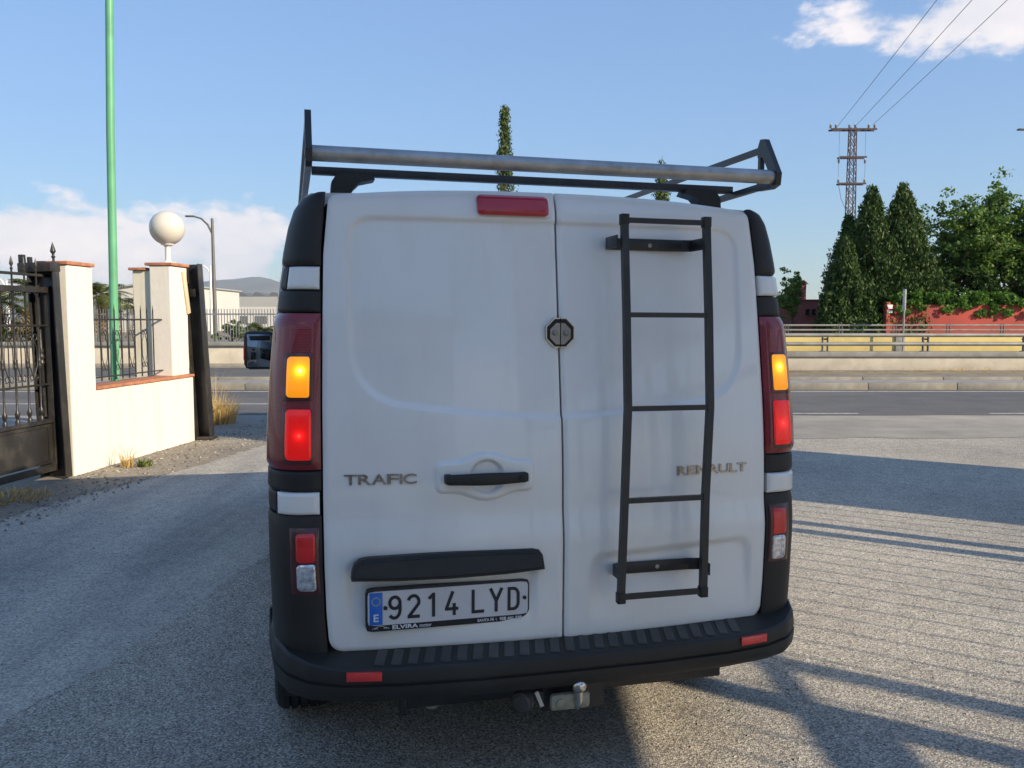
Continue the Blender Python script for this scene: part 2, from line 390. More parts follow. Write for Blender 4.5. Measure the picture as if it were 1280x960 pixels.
M['ink'] = pm('black_ink', (.018, .018, .02), .5, var=.1)
M['white_print'] = pm('white_print', (.72, .72, .72), .5, var=.05)
M['yellow_print'] = pm('yellow_print', (.55, .48, .12), .5, var=.05)
M['glass'] = pm('dark_glass', (.02, .024, .026), .05, var=.1, coat=.5, spec=.8)
M['mirror'] = pm('mirror_glass', (.22, .24, .26), .03, 1.0, var=.03)
M['wall'] = mat_render('white_render', (.74, .70, .62), (.56, .50, .38), .5)
M['pillar'] = mat_render('cream_render', (.70, .655, .55), (.42, .37, .27), .6)
M['terracotta'] = pm('terracotta', (.42, .17, .085), .8, var=.25, scale=9, bmp=.3, bscale=40, dirt=(.16, .10, .07), dirt_amt=.6, dirt_scale=5)
M['green'] = pm('green_paint', (.11, .36, .19), .45, var=.12, scale=5, dirt=(.10, .27, .15), dirt_amt=.4, dirt_scale=4)
M['globe'] = pm('opal_globe', (.62, .585, .51), .22, var=.04, scale=4, coat=.3, dirt=(.6, .54, .42), dirt_amt=.35)
M['white_metal'] = pm('white_painted_metal', (.72, .71, .68), .5, var=.1)
M['steel'] = pm('grey_steel', (.30, .31, .32), .45, .6, var=.15)
M['lamp_grey'] = pm('lamp_grey', (.13, .13, .125), .55, .2, var=.15)
M['rust_steel'] = pm('lattice_steel', (.065, .048, .055), .7, .2, var=.25, scale=2)
M['wood'] = pm('bare_wood', (.62, .50, .33), .75, var=.2, scale=5, vscale=(6, 6, .6))
M['yellow_wall'] = pm('yellow_render', (.60, .48, .18), .85, var=.12, scale=.6, dirt=(.4, .33, .16), dirt_amt=.6, dirt_scale=.8)
M['red_wall'] = pm('red_render', (.42, .075, .055), .85, var=.15, scale=.5, dirt=(.24, .07, .06), dirt_amt=.5, dirt_scale=.7)
M['pink_wall'] = pm('pink_render', (.34, .115, .11), .85, var=.12, scale=.4, dirt=(.24, .11, .10), dirt_amt=.5, dirt_scale=.5)
M['ware_white'] = pm('warehouse_white', (.56, .55, .52), .7, var=.05, scale=.1)
M['ware_grey'] = pm('warehouse_grey', (.36, .37, .36), .6, var=.08, scale=.1)
M['ware_dark'] = pm('warehouse_dark', (.12, .13, .14), .6, var=.1, scale=.1)
M['bark'] = pm('bark', (.13, .095, .065), .9, var=.3, scale=5, bmp=.6, bscale=14)
M['leaf_con'] = leaf_mat('conifer_leaves', (.018, .044, .010), (.042, .088, .018), (.10, .155, .032), .2)
M['leaf_cyp'] = leaf_mat('cypress_leaves', (.035, .065, .02), (.075, .12, .03), (.15, .19, .055), .2)
M['leaf_broad'] = leaf_mat('broad_leaves', (.04, .10, .016), (.11, .21, .036), (.22, .31, .075), .4)
M['leaf_ivy'] = leaf_mat('ivy_leaves', (.04, .11, .016), (.10, .22, .03), (.18, .34, .06), .35)
M['leaf_palm'] = leaf_mat('palm_leaves', (.04, .065, .018), (.085, .12, .03), (.22, .20, .06), .25)
M['leaf_dead'] = leaf_mat('dry_palm_leaves', (.14, .09, .03), (.28, .19, .06), (.36, .28, .10), .25)
M['straw'] = leaf_mat('straw', (.42, .28, .09), (.60, .42, .15), (.72, .56, .27), .35)
M['weed'] = leaf_mat('weed', (.05, .10, .02), (.10, .16, .04), (.30, .30, .10), .3)
M['shade_panel_grey'] = pm('shade_panel_paint', (.52, .52, .52), .7, var=.08, scale=1)
M['hill'] = pm('mountain_slope', (.17, .175, .16), .95, var=.3, scale=.002)

# ------------------------------------------------------------------ ground, road and kerbs
def sheet(name, poly, z, mat, kind='structure'):
    mb = MB(); mb.add([(x, y, z) for x, y in poly], [tuple(range(len(poly)))])
    o = mb.build(name, mat, smooth=0); tag(o, kind=kind); return o
sheet('ground', [(-9000, -3000), (9000, -3000), (9000, 9000), (-9000, 9000)], -.012, M['earth'])
def ragged(pts, amp, n):
    out = []
    for a, b in zip(pts[:-1], pts[1:]):
        for k in range(n):
            t = k / n; out.append((a[0] + (b[0] - a[0]) * t + random.uniform(-amp, amp), a[1] + (b[1] - a[1]) * t + random.uniform(-amp, amp)))
    out.append(pts[-1]); return out
sheet('parking_lot', [(-30, -30), (40, -30), (40, 13.2), (-30, 13.2)], -.004, M['lot'])
sheet('road_shoulder', ragged([(60, 11.6), (20, 11.55), (3, 11.4), (-4, 12.7), (-60, 13.0)], .07, 40) + [(-60, 14.3), (60, 14.3)], .0, M['road_old'])
sheet('road', ragged([(-90, 14.15), (-25, 14.15), (25, 14.15), (90, 14.15)], .05, 90) + [(90, 19.3), (-90, 19.3)], .004, M['road'])
sheet('far_carriageway', [(-90, 21.4), (1.5, 21.4), (1.5, 28.9), (-90, 28.9)], .004, M['road'])
def strip(name, x0, x1, y0, y1):
    return sheet(name, [(x0, y0), (x1, y0), (x1, y1), (x0, y1)], .008, M['line'])
strip('road_edge_line', -90, 90, 18.72, 18.86)
strip('far_road_edge_line', -90, 1.4, 21.75, 21.9)
strip('far_road_edge_line', -90, 1.4, 28.2, 28.34)
for k, x0 in enumerate((-14.5, -6.4, 3.2, 8.0)): strip('road_near_line', x0, x0 + (7.4 if k == 0 else 3.6 if k == 1 else 2.6 if k == 2 else 6.5), 15.95 if x0 < 0 else 14.32, 16.07 if x0 < 0 else 14.42)
# median: two rows of kerb stones with a paved strip between
md = MB(); md.box((0, 20.4, .03), (180, 1.9, .10)); median = md.build('median', M['conc_grey'], smooth=0); tag(median, kind='structure')
ks = MB(); ks.box((0, 0, 0), (1.988, .16, .17), bev=.014); ksm = ks.mesh('kerb_stone'); ksm.materials.append(M['kerb'])
for row, yy in enumerate((19.38, 21.42)):
    for i in range(22):
        x = -21 + 2 * i + row * .7
        o = link('kerb_stone', ksm, None, median, (x, yy + random.uniform(-.006, .006), .075 + random.uniform(-.006, .006)), (0, 0, random.uniform(-.003, .003)))
# verge along the boundary wall
WA, WB = Vector((-4.42, 8.60, 0)), Vector((-4.14, 11.21, 0))
WD = (WB - WA).normalized(); WN = Vector((WD.y, -WD.x, 0)); WANG = math.atan2(-WD.x, WD.y)   # wall direction, its lit side
def wl(s, o=0, z=0): return WA + WD * s + WN * o + Vector((0, 0, z))
verge = [wl(s, .80 + .22 * math.sin(s * .8) + random.uniform(-.05, .05)) for s in np.arange(-8, 5.3, .05)]
sheet('dirt_verge', [(p.x, p.y) for p in verge] + [(wl(5.2, -6).x, wl(5.2, -6).y), (wl(-8, -6).x, wl(-8, -6).y)], -.0016, M['dirt'])
la, lb = ground(0, 905), ground(340, 690); ld = (lb - la).normalized()
edge = [la + ld * k + Vector((random.uniform(-.028, .028) + .03 * math.sin(k * 2.1) + .03 * math.sin(k * .9), 0, 0)) for k in np.arange(-6, 9.5, .045)]
sheet('lane', [(p.x, p.y) for p in edge] + [(p.x + .06, p.y) for p in verge[::-1] if p.y < 13], -.0031, M['lane'])
# loose chippings on the lot and the verge
def chips(name, n, pos, s0, s1, mat, label):
    V = []; Fc = []
    for i in range(n):
        p = pos(); s = random.uniform(s0, s1); a = random.uniform(0, 6.28)
        pts = [Vector((math.cos(a + k * 2.09) * s * random.uniform(.7, 1.2), math.sin(a + k * 2.09) * s * random.uniform(.7, 1.2), 0)) for k in range(3)]
        b = len(V); V += [p + q for q in pts] + [p + Vector((0, 0, s * random.uniform(.5, .9)))]
        Fc += [(b, b + 1, b + 3), (b + 1, b + 2, b + 3), (b + 2, b, b + 3)]
    me = bpy.data.meshes.new(name); me.from_pydata(V, [], Fc); o = link(name, me, mat); tag(o, label, 'gravel', kind='stuff')
M['chip'] = leaf_mat('stone_chips', (.09, .085, .075), (.22, .20, .165), (.42, .39, .33), 0)
chips('loose_gravel', 5200, lambda: Vector((random.uniform(-3.4, 4.2), 2.5 + 7 * random.random() ** 1.7, -.004)), .003, .009, M['chip'], 'loose stone chippings scattered over the parking lot')
chips('verge_gravel', 1500, lambda: wl(random.uniform(-3, 5), random.uniform(.02, .9) ** 1.0, .003), .005, .02, M['chip'], 'small stones lying along the foot of the white wall')

# ------------------------------------------------------------------ van
TX, TY, YAW, ROLL = .1523 + .012 * math.cos(.2518), 2.7876 + .012 * math.sin(.2518), .2518, .0058
van = empty('panel_van', (TX, TY, 0), (0, ROLL, YAW), 'white panel van with black roof rack, rear ladder and lit tail lights', 'van')
def sst(a, b, x):
    t = min(1, max(0, (x - a) / (b - a))); return t * t * (3 - 2 * t)
def lerp(a, b, t): return a + (b - a) * t
def doorY(X, Z):
    y = .135 * .07 * math.log1p(math.exp(min(60, (Z - 1.10) / .07)))
    y += -.014 * (1 - sst(.84, .965, Z))
    y += .05 * min(1.2, (X / .75) ** 2)
    y += .018 * sst(1.90, 1.995, Z) ** 2
    return y
EDGE_Z = [.5, .64, .8, 1.0, 1.3, 1.55, 1.8, 1.98]; EDGE_X = [.752, .762, .767, .768, .767, .763, .757, .740]
def edgeX(Z): return float(np.interp(Z, EDGE_Z, EDGE_X))
HW_Z = [.28, .36, .45, .6, .8, 1.0, 1.2, 1.4, 1.55, 1.68, 1.78, 1.86, 1.92, 1.955, 1.975]
HW_X = [.86, .90, .918, .928, .936, .938, .934, .922, .908, .893, .878, .862, .842, .818, .785]
def hw(Z): return float(np.interp(Z, HW_Z, HW_X))
def smax(a, b, k):
    h = max(k - abs(a - b), 0) / k; return max(a, b) + h * h * k * .25
def door_disp(X, Z):
    ax = abs(X); d = 0
    sd = smax(smax(ax - .677 - .012 * (Z - 1.5), Z - 1.889, .09), 1.252 + .050 * (ax / .56) ** 1.6 - Z, .17)
    d -= .010 * sst(.008, -.008, sd)
    x0, x1 = (.10, .70)
    r = smax(smax(x0 - ax, ax - x1, .06), Z - (.790 + .02 * (ax - .1) / .6), .06)
    d -= .014 * sst(.014, -.02, r) * sst(.53, .74, Z)
    return d
def door_surf(X, Z): return doorY(X, Z) - door_disp(X, Z)
def make_door(side):
    nu, nv = 112, 236
    A = []; B = []
    for j in range(nv + 1):
        v = j / nv; v = v + .006 * math.sin(2 * math.pi * v) * 0
        rowA = []; rowB = []
        for i in range(nu + 1):
            u = i / nu
            zn = lerp(.512, 1.992, v)
            rc = 0
            for zz, r in ((zn - .512, .045), (1.992 - zn, .022)):
                if zz < r: rc = max(rc, r - math.sqrt(max(0, r * r - (r - zz) ** 2)))
            xo = edgeX(zn) - rc
            X = lerp(.0035, xo, u)
            Z = lerp(.520 - .006 * (side > 0) , 1.992, v) - .032 * (X / .74) ** 2.6 * sst(.3, 1, v)
            e = min(X - .0035, xo - X, (zn - .512), (1.992 - zn))
            lip = .006 * (1 - sst(0, .012, e))
            Y = door_surf(side * X, Z) + lip
            rowA.append((side * X, Y, Z)); rowB.append((side * X, doorY(side * X, Z) + .045, Z))
        A.append(rowA); B.append(rowB)
    mb = MB(); mb.solid(A, B)
    return mb.build('rear_door', M['paint'], van, smooth=40)
doorL = make_door(-1); doorR = make_door(1)

# body shell
YS = sorted(set(np.round(np.concatenate([np.arange(.24, 5.0, .08), np.arange(.44, 1.34, .03), np.arange(3.5, 4.45, .03), [4.9, 4.95, 4.98, 5.0]]), 3)))
WHEELS = (.89, 3.98)
def ztop(Y): return float(np.interp(Y, [.2, .4, 3.3, 3.55, 3.75, 4.32, 4.45, 4.85, 4.95, 5.0], [1.985, 1.998, 1.992, 1.965, 1.86, 1.30, 1.22, 1.10, 1.04, 1.01]))
def wfac(Y): return float(np.interp(Y, [.2, .5, 1.2, 3.6, 4.2, 4.6, 4.85, 5.0], [.997, 1.004, 1.018, 1.022, 1.0, .95, .86, .74]))
def zarch(Y):
    z = .30 if Y > .52 else .47
    for w in WHEELS:
        d = abs(Y - w)
        if d < .40: z = max(z, .33 + math.sqrt(.40 ** 2 - d * d) * .98)
    return z
def squash(Z, Y): return Z if Z < 1 else 1 + (Z - 1) * (ztop(Y) - 1) / .985
SZ = [.30, .36, .42, .5, .6, .72, .86, 1.0, 1.1, 1.2, 1.3, 1.4, 1.5, 1.6, 1.68, 1.75, 1.82, 1.88, 1.92, 1.945, 1.96, 1.97]
def half_section(Y):
    zb = zarch(Y); pts = []
    pts.append((0, zb)); pts.append((.55, zb))
    for Z in SZ:
        z = max(Z, zb) if Z < 1.0 else Z
        pts.append((hw(z) * wfac(Y), squash(z, Y)))
    for x in (.74, .66, .5, .3, .12): pts.append((x * wfac(Y), squash(1.985 - .012 * (x / .75) ** 2.2, Y)))
    pts.append((0, squash(1.985, Y))); return pts
grid = []
for Y in YS:
    h = half_section(Y)
    grid.append([(x, Y, z) for x, z in h] + [(-x, Y, z) for x, z in h[::-1][1:-1]] + [(h[0][0], Y, h[0][1])])
sh = MB(); sh.grid(grid)
n = len(grid[0]); sh.f.append(tuple(range(n - 1))); sh.f.append(tuple(range(len(sh.v) - n, len(sh.v) - 1)))
bm_ = sh.mesh('body_shell', 32); bmx = bmesh.new(); bmx.from_mesh(bm_); bmesh.ops.remove_doubles(bmx, verts=bmx.verts, dist=.0004); bmesh.ops.recalc_face_normals(bmx, faces=bmx.faces); bmx.to_mesh(bm_); bmx.free()
body = link('body_shell', bm_, M['paint'], van)
# door frame: dark rebate behind the rear doors
fr = MB(); P = []
for Y0, ins, in ((.085, .03), (.30, .02)):
    ring = []
    for Z in [.46, .6, .9, 1.2, 1.5, 1.7, 1.82, 1.90, 1.94]:
        ring.append((hw(Z) - ins - (.10 if Y0 < .2 else 0), Y0 + max(0, Z - 1.1) * .135 * (Y0 < .2), Z))
    for x in (.6, .3, 0): ring.append((x, Y0 + .12 * (Y0 < .2), 1.972))
    P.append(ring + [(-x, y, z) for x, y, z in ring[::-1][1:]])
fr.grid(P); fr.f.append(tuple(range(len(P[0]))))
fr.build('door_frame', M['seal'], van)

# corner columns between doors and flanks
def corner_pt(side, Z, t, off):
    ax = edgeX(Z) + .006; ay = doorY(ax, Z) + .004
    bx = hw(Z) * .999; by = .27 + max(0, Z - 1.1) * .10
    th = t * math.pi / 2; e = 2 / 3.0
    sx, cx = math.sin(th), math.cos(th)
    X = ax + (bx - ax) * max(sx, 0) ** e; Y = ay + (by - ay) * (1 - max(cx, 0) ** e)
    nx = max(sx, 1e-4) ** (2 - e) / (bx - ax); ny = -max(cx, 1e-4) ** (2 - e) / (by - ay)
    l = math.hypot(nx, ny); return Vector((side * (X + nx / l * off), Y + ny / l * off, Z))
def tmap(u): return u ** 1.45                   # even spacing along the curve
def corner_part(name, side, z0, z1, t0, t1, off, mat, parent, thick=.03, nz=14, nt=16, rad=.006, round_top=0, origin=None, rr=0):
    A = []; B = []
    W = (corner_pt(side, (z0 + z1) / 2, t1, 0) - corner_pt(side, (z0 + z1) / 2, t0, 0)).length; Hh = z1 - z0
    for j in range(nz + 1):
        v = j / nz; Z = lerp(z0, z1, v); ra = []; rb = []
        for i in range(nt + 1):
            uu, vv = i / nt, v
            if rr:
                a, b = (uu - .5) * W, (v - .5) * Hh; qx, qz = abs(a) - (W / 2 - rr), abs(b) - (Hh / 2 - rr)
                if qx > 0 and qz > 0:
                    k = max(qx, qz) / math.hypot(qx, qz); a = math.copysign(W / 2 - rr + qx * k, a); b = math.copysign(Hh / 2 - rr + qz * k, b)
                uu, vv = a / W + .5, b / Hh + .5
            t = lerp(t0, t1, tmap(uu)); Zq = lerp(z0, z1, vv)
            edge = (i in (0, nt)) or (j in (0, nz))
            near = (i in (1, nt - 1)) or (j in (1, nz - 1))
            o = off - (rad if edge else rad * .25 if near else 0)
            ra.append(corner_pt(side, Zq, t, o)); rb.append(corner_pt(side, Zq, t, off - thick))
        A.append(ra); B.append(rb)
    mb = MB(); mb.solid(A, B)
    if origin is not None:
        mb.v = [tuple(Vector(p) - origin) for p in mb.v]; return mb.build(name, mat, parent, loc=origin, smooth=50)
    return mb.build(name, mat, parent, smooth=50)
for sd in (-1, 1):
    # dark liner over the full height, everything else sits proud of it
    corner_part('corner_liner', sd, .47, 1.962, 0, 1, -.016, M['seal'], van, thick=.02, nz=40)
    # upper cover, tapering in to the roof
    corner_part('corner_cover', sd, 1.735, 1.972, 0, 1, .006, M['plastic'], van, nz=26, rad=.010)
    corner_part('corner_cover', sd, 1.588, 1.656, 0, 1, .001, M['plastic'], van)
    corner_part('side_trim', sd, 1.659, 1.732, .55, 1, -.001, M['plastic'], van)
    corner_part('white_cap', sd, 1.660, 1.731, .004, .52, .006, M['paint'], van, rad=.007)
    tl = corner_part('tail_light', sd, 1.098, 1.584, 0, .93, .012, M['lens'], van, nz=30, rad=.012)
    tl['label'] = 'tall dark red tail light with lit amber and red lamps'
    corner_part('side_trim', sd, 1.098, 1.584, .95, 1, .0, M['plastic'], van)
    bez = corner_part('lamp_surround', sd, 1.300, 1.470, .035, .42, .0135, M['lens_low'], tl, thick=.008, rad=.004, rr=.018)
    bez2 = corner_part('lamp_surround', sd, 1.115, 1.296, .035, .42, .0135, M['lens_low'], tl, thick=.008, rad=.004, rr=.018)
    oA = corner_pt(sd, 1.405, .16, .010); oR = corner_pt(sd, 1.205, .16, .010)
    corner_part('turn_signal_lens', sd, 1.322, 1.450, .065, .345, .017, M['amber'], tl, thick=.008, rad=.004, origin=oA, rr=.012)
    corner_part('brake_light_lens', sd, 1.130, 1.286, .05, .345, .017, M['red_on'], tl, thick=.008, rad=.004, origin=oR, rr=.014)
    corner_part('corner_cover', sd, 1.031, 1.094, 0, 1, .004, M['plastic'], van)
    corner_part('white_cap', sd, .958, 1.027, .004, .52, .008, M['paint'], van, rad=.007)
    corner_part('side_trim', sd, .958, 1.027, .55, 1, .0, M['plastic'], van)
    corner_part('corner_cover', sd, .485, .954, 0, 1, .004, M['plastic'], van, nz=30)
    ll = corner_part('lower_light', sd, .712, .918, .008, .30, .008, M['lens_low'], van, thick=.012, rad=.004)
    corner_part('fog_light_lens', sd, .812, .902, .03, .215, .012, M['red_off'], ll, thick=.006, rad=.004, rr=.012)
    corner_part('reversing_light_lens', sd, .722, .806, .03, .215, .012, M['clear'], ll, thick=.006, rad=.004, rr=.014)

# rear bumper
def bump_path(u):                                # u -1..1, plan position and outward normal
    a = abs(u); s = 1 if u >= 0 else -1
    pts = [(0, -.125), (.30, -.122), (.55, -.105), (.72, -.075), (.82, -.035), (.885, .03), (.922, .12), (.938, .26), (.942, .46)]
    L = [0]
    for p, q in zip(pts[:-1], pts[1:]): L.append(L[-1] + math.hypot(q[0] - p[0], q[1] - p[1]))
    d = a * L[-1]
    def f(d): return float(np.interp(d, L, [p[0] for p in pts])), float(np.interp(d, L, [p[1] for p in pts]))
    x, y = f(d); x1, y1 = f(min(L[-1], d + .06)); x0, y0 = f(max(0, d - .06))
    if d < .06: x0, y0 = -f(.06 - d)[0], f(.06 - d)[1]
    tx, ty = x1 - x0, y1 - y0; l = math.hypot(tx, ty)
    return s * x, y, s * ty / l, -tx / l
bp = MB(); A = []
for k in range(-60, 61):
    u = k / 60; x, y, nx, ny = bump_path(u); c = sst(.52, .80, abs(u)); row = []
    e = sst(.8, 1, abs(u))
    sec = [(-.15, .530), (-.10, .521 + .01 * c), (-.035, .511 + .03 * c), (-.010, .507 + .045 * c), (-.002, .500 + .042 * c), (0, .490 + .035 * c), (.003, .466 + .02 * c), (.0025, .463 + .02 * c), (-.006, .461 + .02 * c), (-.006, .455 + .02 * c),
           (.004, .452 + .02 * c), (.004, .44 + .01 * c), (0, .418 + .0 * c), (-.012, .402 + .035 * e), (-.05, .394 + .04 * e), (-.13, .392 + .05 * e)]
    for o, z in sec:
        if z < .53: z = lerp(z, .535 + (z - .46) * .3, sst(.70, 1, abs(u)))
        row.append((x + nx * o, y + ny * o, z))
    A.append(row)
bp.grid(A); bumper = bp.build('rear_bumper', M['plastic'], van, smooth=28)
for i in range(25):                               # tread ribs on the step
    X = -.60 + i * .0505; mb = MB()
    y0 = bump_path(X / 1.36)[1]
    mb.box((X, y0 + .068, .5165), (.031, .088, .006), Matrix.Rotation(R_(9), 3, 'X') @ Matrix.Rotation(R_(-14), 3, 'Z'), bev=.002)
    mb.build('tread_rib', M['plastic_worn'], bumper, smooth=0)
for sd in (-1, 1):
    mb = MB(); A = []; B = []
    for j in range(5):
        ra = []; rb = []
        for i in range(9):
            X = sd * lerp(.605, .71, i / 8); u = None
            yy = float(np.interp(abs(X), [.55, .72, .82], [-.105, -.075, -.035])); Z = lerp(.460, .487, j / 4) + .012
            ed = .003 * (i in (0, 8) or j in (0, 4))
            ra.append((X, yy - .010 + ed, Z)); rb.append((X, yy + .01, Z))
        A.append(ra); B.append(rb)
    mb.solid(A, B); mb.build('bumper_reflector', M['reflector'], bumper)
# tow gear under the bumper
tb = MB(); tb.box((.05, .10, .325), (1.14, .06, .06), bev=.006); tb.box((-.52, .085, .315), (.02, .05, .075), bev=.003); tow = tb.build('tow_bar', M['black_metal'], van)
t2 = MB(); t2.box((.025, -.035, .352), (.21, .012, .125), bev=.004); t2.box((.13, .02, .35), (.01, .12, .11), bev=.003); t2.box((-.075, .02, .35), (.01, .12, .11), bev=.003); t2.build('tow_bracket', M['black_metal'], tow)
t3 = MB(); t3.box((.0, -.085, .340), (.134, .026, .056), bev=.018)
t3.cyl((-.035, -.097, .340), (-.035, -.103, .340), .014, seg=14); t3.build('tow_flange', M['flange'], tow)
t4 = MB(); t4.tube([(.024, -.06, .315), (.024, -.085, .325), (.024, -.10, .35), (.024, -.104, .385)], [.018, .018, .016, .014], seg=14)
prof = [(.0, -.026)] + [(.025 * math.sin(a), -.025 * math.cos(a)) for a in np.linspace(.3, 2.75, 12)] + [(.0, .0235)]
t4.revolve(prof, 20, Matrix.Translation((.024, -.104, .396))); t4.build('tow_ball', M['chrome'], tow)
t5 = MB(); ax = Vector((-.55, -.78, -.15)).normalized(); c0 = Vector((-.145, -.045, .338))
t5.cyl(c0 + ax * -.05, c0 + ax * .005, .030, seg=20); t5.cyl(c0 + ax * .0, c0 + ax * .016, .038, .036, seg=20); t5.cyl(c0 + ax * .014, c0 + ax * .022, .034, .026, seg=20)
t5.box((-.10, -.02, .345), (.05, .06, .035), bev=.006); so_ = t5.build('trailer_socket', M['plastic_worn'], tow)
t6 = MB(); t6.box((-.098, -.068, .347), (.013, .006, .055), Matrix.Rotation(R_(-22), 3, 'Y'), bev=.001); t6.build('socket_tag', M['pillar'], so_)
ub = MB(); ub.box((0, 2.6, .34), (1.35, 4.6, .20)); ub.box((0, .33, .43), (1.78, .36, .17)); ub.box((0, 1.0, .62), (1.2, 1.2, .3)); ub.build('underbody', M['seal'], van)
ex = MB(); ex.cyl((-.42, .1, .30), (-.42, .9, .30), .028, seg=12); ex.build('exhaust_pipe', M['dull_metal'], van)

# wheels
def make_wheel(X, Y, steer=0, side=-1):
    w = empty('wheel_placeholder')
    bpy.data.objects.remove(w)
    prof = [(.205, -.085), (.215, -.098), (.25, -.108), (.29, -.108), (.315, -.098), (.328, -.078)]
    for g in (-.052, -.018, .018, .052): prof += [(.330, g - .009), (.3305, g - .005), (.320, g - .004), (.320, g + .004), (.3305, g + .005), (.330, g + .009)]
    prof += [(.328, .078), (.315, .098), (.29, .108), (.25, .108), (.215, .098), (.205, .085)]
    rot = Matrix.Rotation(math.pi / 2, 4, 'Y')
    mb = MB(); mb.revolve(prof, 48, rot); ty = mb.build('tyre', M['tyre'], van, (X, Y, .333), (0, 0, steer), smooth=25); ty.name = 'wheel'
    rm = MB(); s = side
    rp = [(0, .055 * s), (.05, .058 * s), (.06, .045 * s), (.11, .04 * s), (.15, .06 * s), (.185, .05 * s), (.19, .085 * s), (.206, .09 * s), (.206, -.085 * s), (.19, -.08 * s), (.185, -.02 * s), (.0, -.02 * s)]
    rm.revolve(rp, 32, rot); rim = rm.build('rim', M['steel'], ty)
    for k in range(5):
        a = k * 2 * math.pi / 5; b = MB(); b.cyl((s * .04, .075 * math.cos(a), .075 * math.sin(a)), (s * .062, .075 * math.cos(a), .075 * math.sin(a)), .011, seg=6); b.build('wheel_bolt', M['dull_metal'], ty)
make_wheel(-.826, WHEELS[0]); make_wheel(.826, WHEELS[0], side=1); make_wheel(-.88, WHEELS[1], R_(10)); make_wheel(.85, WHEELS[1], R_(10), 1)
def arch_trim(side, w):
    mb = MB(); A = []
    for k in range(25):
        a = math.pi * k / 24; Y = w + .40 * math.cos(a); z = .33 + .39 * math.sin(a); row = []
        for r, o in ((.0, .0), (.0, .018), (.045, .018), (.05, .0)):
            Yr = w + (.40 + r) * math.cos(a); zr = .33 + (.39 + r) * math.sin(a)
            row.append((side * (hw(min(zr, 1)) * wfac(Yr) + o), Yr, zr))
        A.append(row)
    mb.grid(A); mb.build('wheel_arch_trim', M['plastic'], van)
for sd in (-1, 1):
    arch_trim(sd, WHEELS[1])
    # rubbing strip and sill
    mb = MB(); A = []
    for Y in np.arange(1.40, 3.5, .1):
        A.append([(sd * (hw(z) * wfac(Y) + o), Y, z) for z, o in ((.56, .0), (.57, .014), (.66, .016), (.67, .0))])
    mb.grid(A); mb.build('side_moulding', M['plastic'], van)
    # cab side window
    mb = MB(); A = []
    for Y in np.linspace(3.02, 4.12, 12):
        top = min(1.80, 1.80 - max(0, Y - 3.55) * 1.05)
        A.append([(sd * (hw(z) * wfac(Y) + .004 - .0), Y, squash(z, Y) if 0 else z) for z in np.linspace(1.26, max(top, 1.27), 8)])
    mb.grid(A); mb.build('cab_side_window', M['glass'], van)
    mb = MB(); mb.box((sd * .966, 3.12, 1.05), (.03, .20, .04), bev=.01); mb.build('cab_door_handle', M['plastic'], van)
    mb = MB(); mb.box((sd * .70, 4.90, .90), (.30, .16, .18), Matrix.Rotation(R_(-sd * 22), 3, 'Z'), bev=.03); mb.build('headlight', M['clear'], van)
    # door mirror
    mr = MB(); c = Vector((sd * 1.075, 3.80, 1.345))
    mr.box(c, (.215, .09, .275), Matrix.Rotation(R_(sd * -6), 3, 'Z'), bev=.045); mr.tube([(sd * .93, 3.86, 1.22), (sd * 1.0, 3.85, 1.23), (sd * 1.05, 3.82, 1.27)], [.035, .03, .03], seg=10)
    mir = mr.build('door_mirror', M['plastic'], van, smooth=50)
    mg = MB(); mg.box(c + Vector((-sd * .004, -.045, 0)), (.175, .012, .235), Matrix.Rotation(R_(sd * -6), 3, 'Z') @ Matrix.Rotation(R_(-5), 3, 'X'), bev=.03); mg.build('mirror_glass', M['mirror'], mir)
    mi = MB(); mi.box(c + Vector((sd * .104, -.012, -.02)), (.012, .03, .10), bev=.004); mi.build('mirror_indicator', M['red_off'], mir)
ws = MB(); A = []
for Y in np.linspace(3.62, 4.30, 12):
    A.append([(x, Y, squash(1.985 - .012 * (abs(x) / .75) ** 2.2, Y) + .006) for x in np.linspace(-.70, .70, 13)])
ws.grid(A); ws.build('windscreen', M['glass'], van)
g_ = MB(); g_.box((0, 5.0, .80), (.8, .05, .16), bev=.02); g_.build('grille', M['plastic'], van)
g_ = MB(); g_.box((0, 4.96, .48), (1.5, .16, .26), bev=.05); g_.build('front_bumper', M['plastic'], van)

# high brake light
def patch(name, mat, parent, x0, x1, z0, z1, h, rad, nx=16, nz=8, yf=door_surf, edge=.006):
    A = []; B = []; cx, cz = (x0 + x1) / 2, (z0 + z1) / 2; hx, hz = (x1 - x0) / 2, (z1 - z0) / 2
    for j in range(nz + 1):
        b = -1 + 2 * j / nz; ra = []; rb = []
        for i in range(nx + 1):
            a = -1 + 2 * i / nx
            X, Z = a * hx, b * hz
            # pull corners onto the rounded outline
            qx, qz = abs(X) - (hx - rad), abs(Z) - (hz - rad)
            if qx > 0 and qz > 0:
                l = math.hypot(qx, qz); m = max(qx, qz); k = m / l
                X = math.copysign(hx - rad + qx * k, X); Z = math.copysign(hz - rad + qz * k, Z)
            e = edge if (i in (0, nx) or j in (0, nz)) else edge * .2 if (i in (1, nx - 1) or j in (1, nz - 1)) else 0
            X += cx; Z += cz; y = yf(X, Z)
            ra.append((X, y - h + e, Z)); rb.append((X, y + .004, Z))
        A.append(ra); B.append(rb)
    mb = MB(); mb.solid(A, B); return mb.build(name, mat, parent, smooth=45)
hb = patch('high_brake_light', M['crimson'], van, -.268, -.030, 1.908, 1.975, .022, .014, 20, 8, edge=.008)
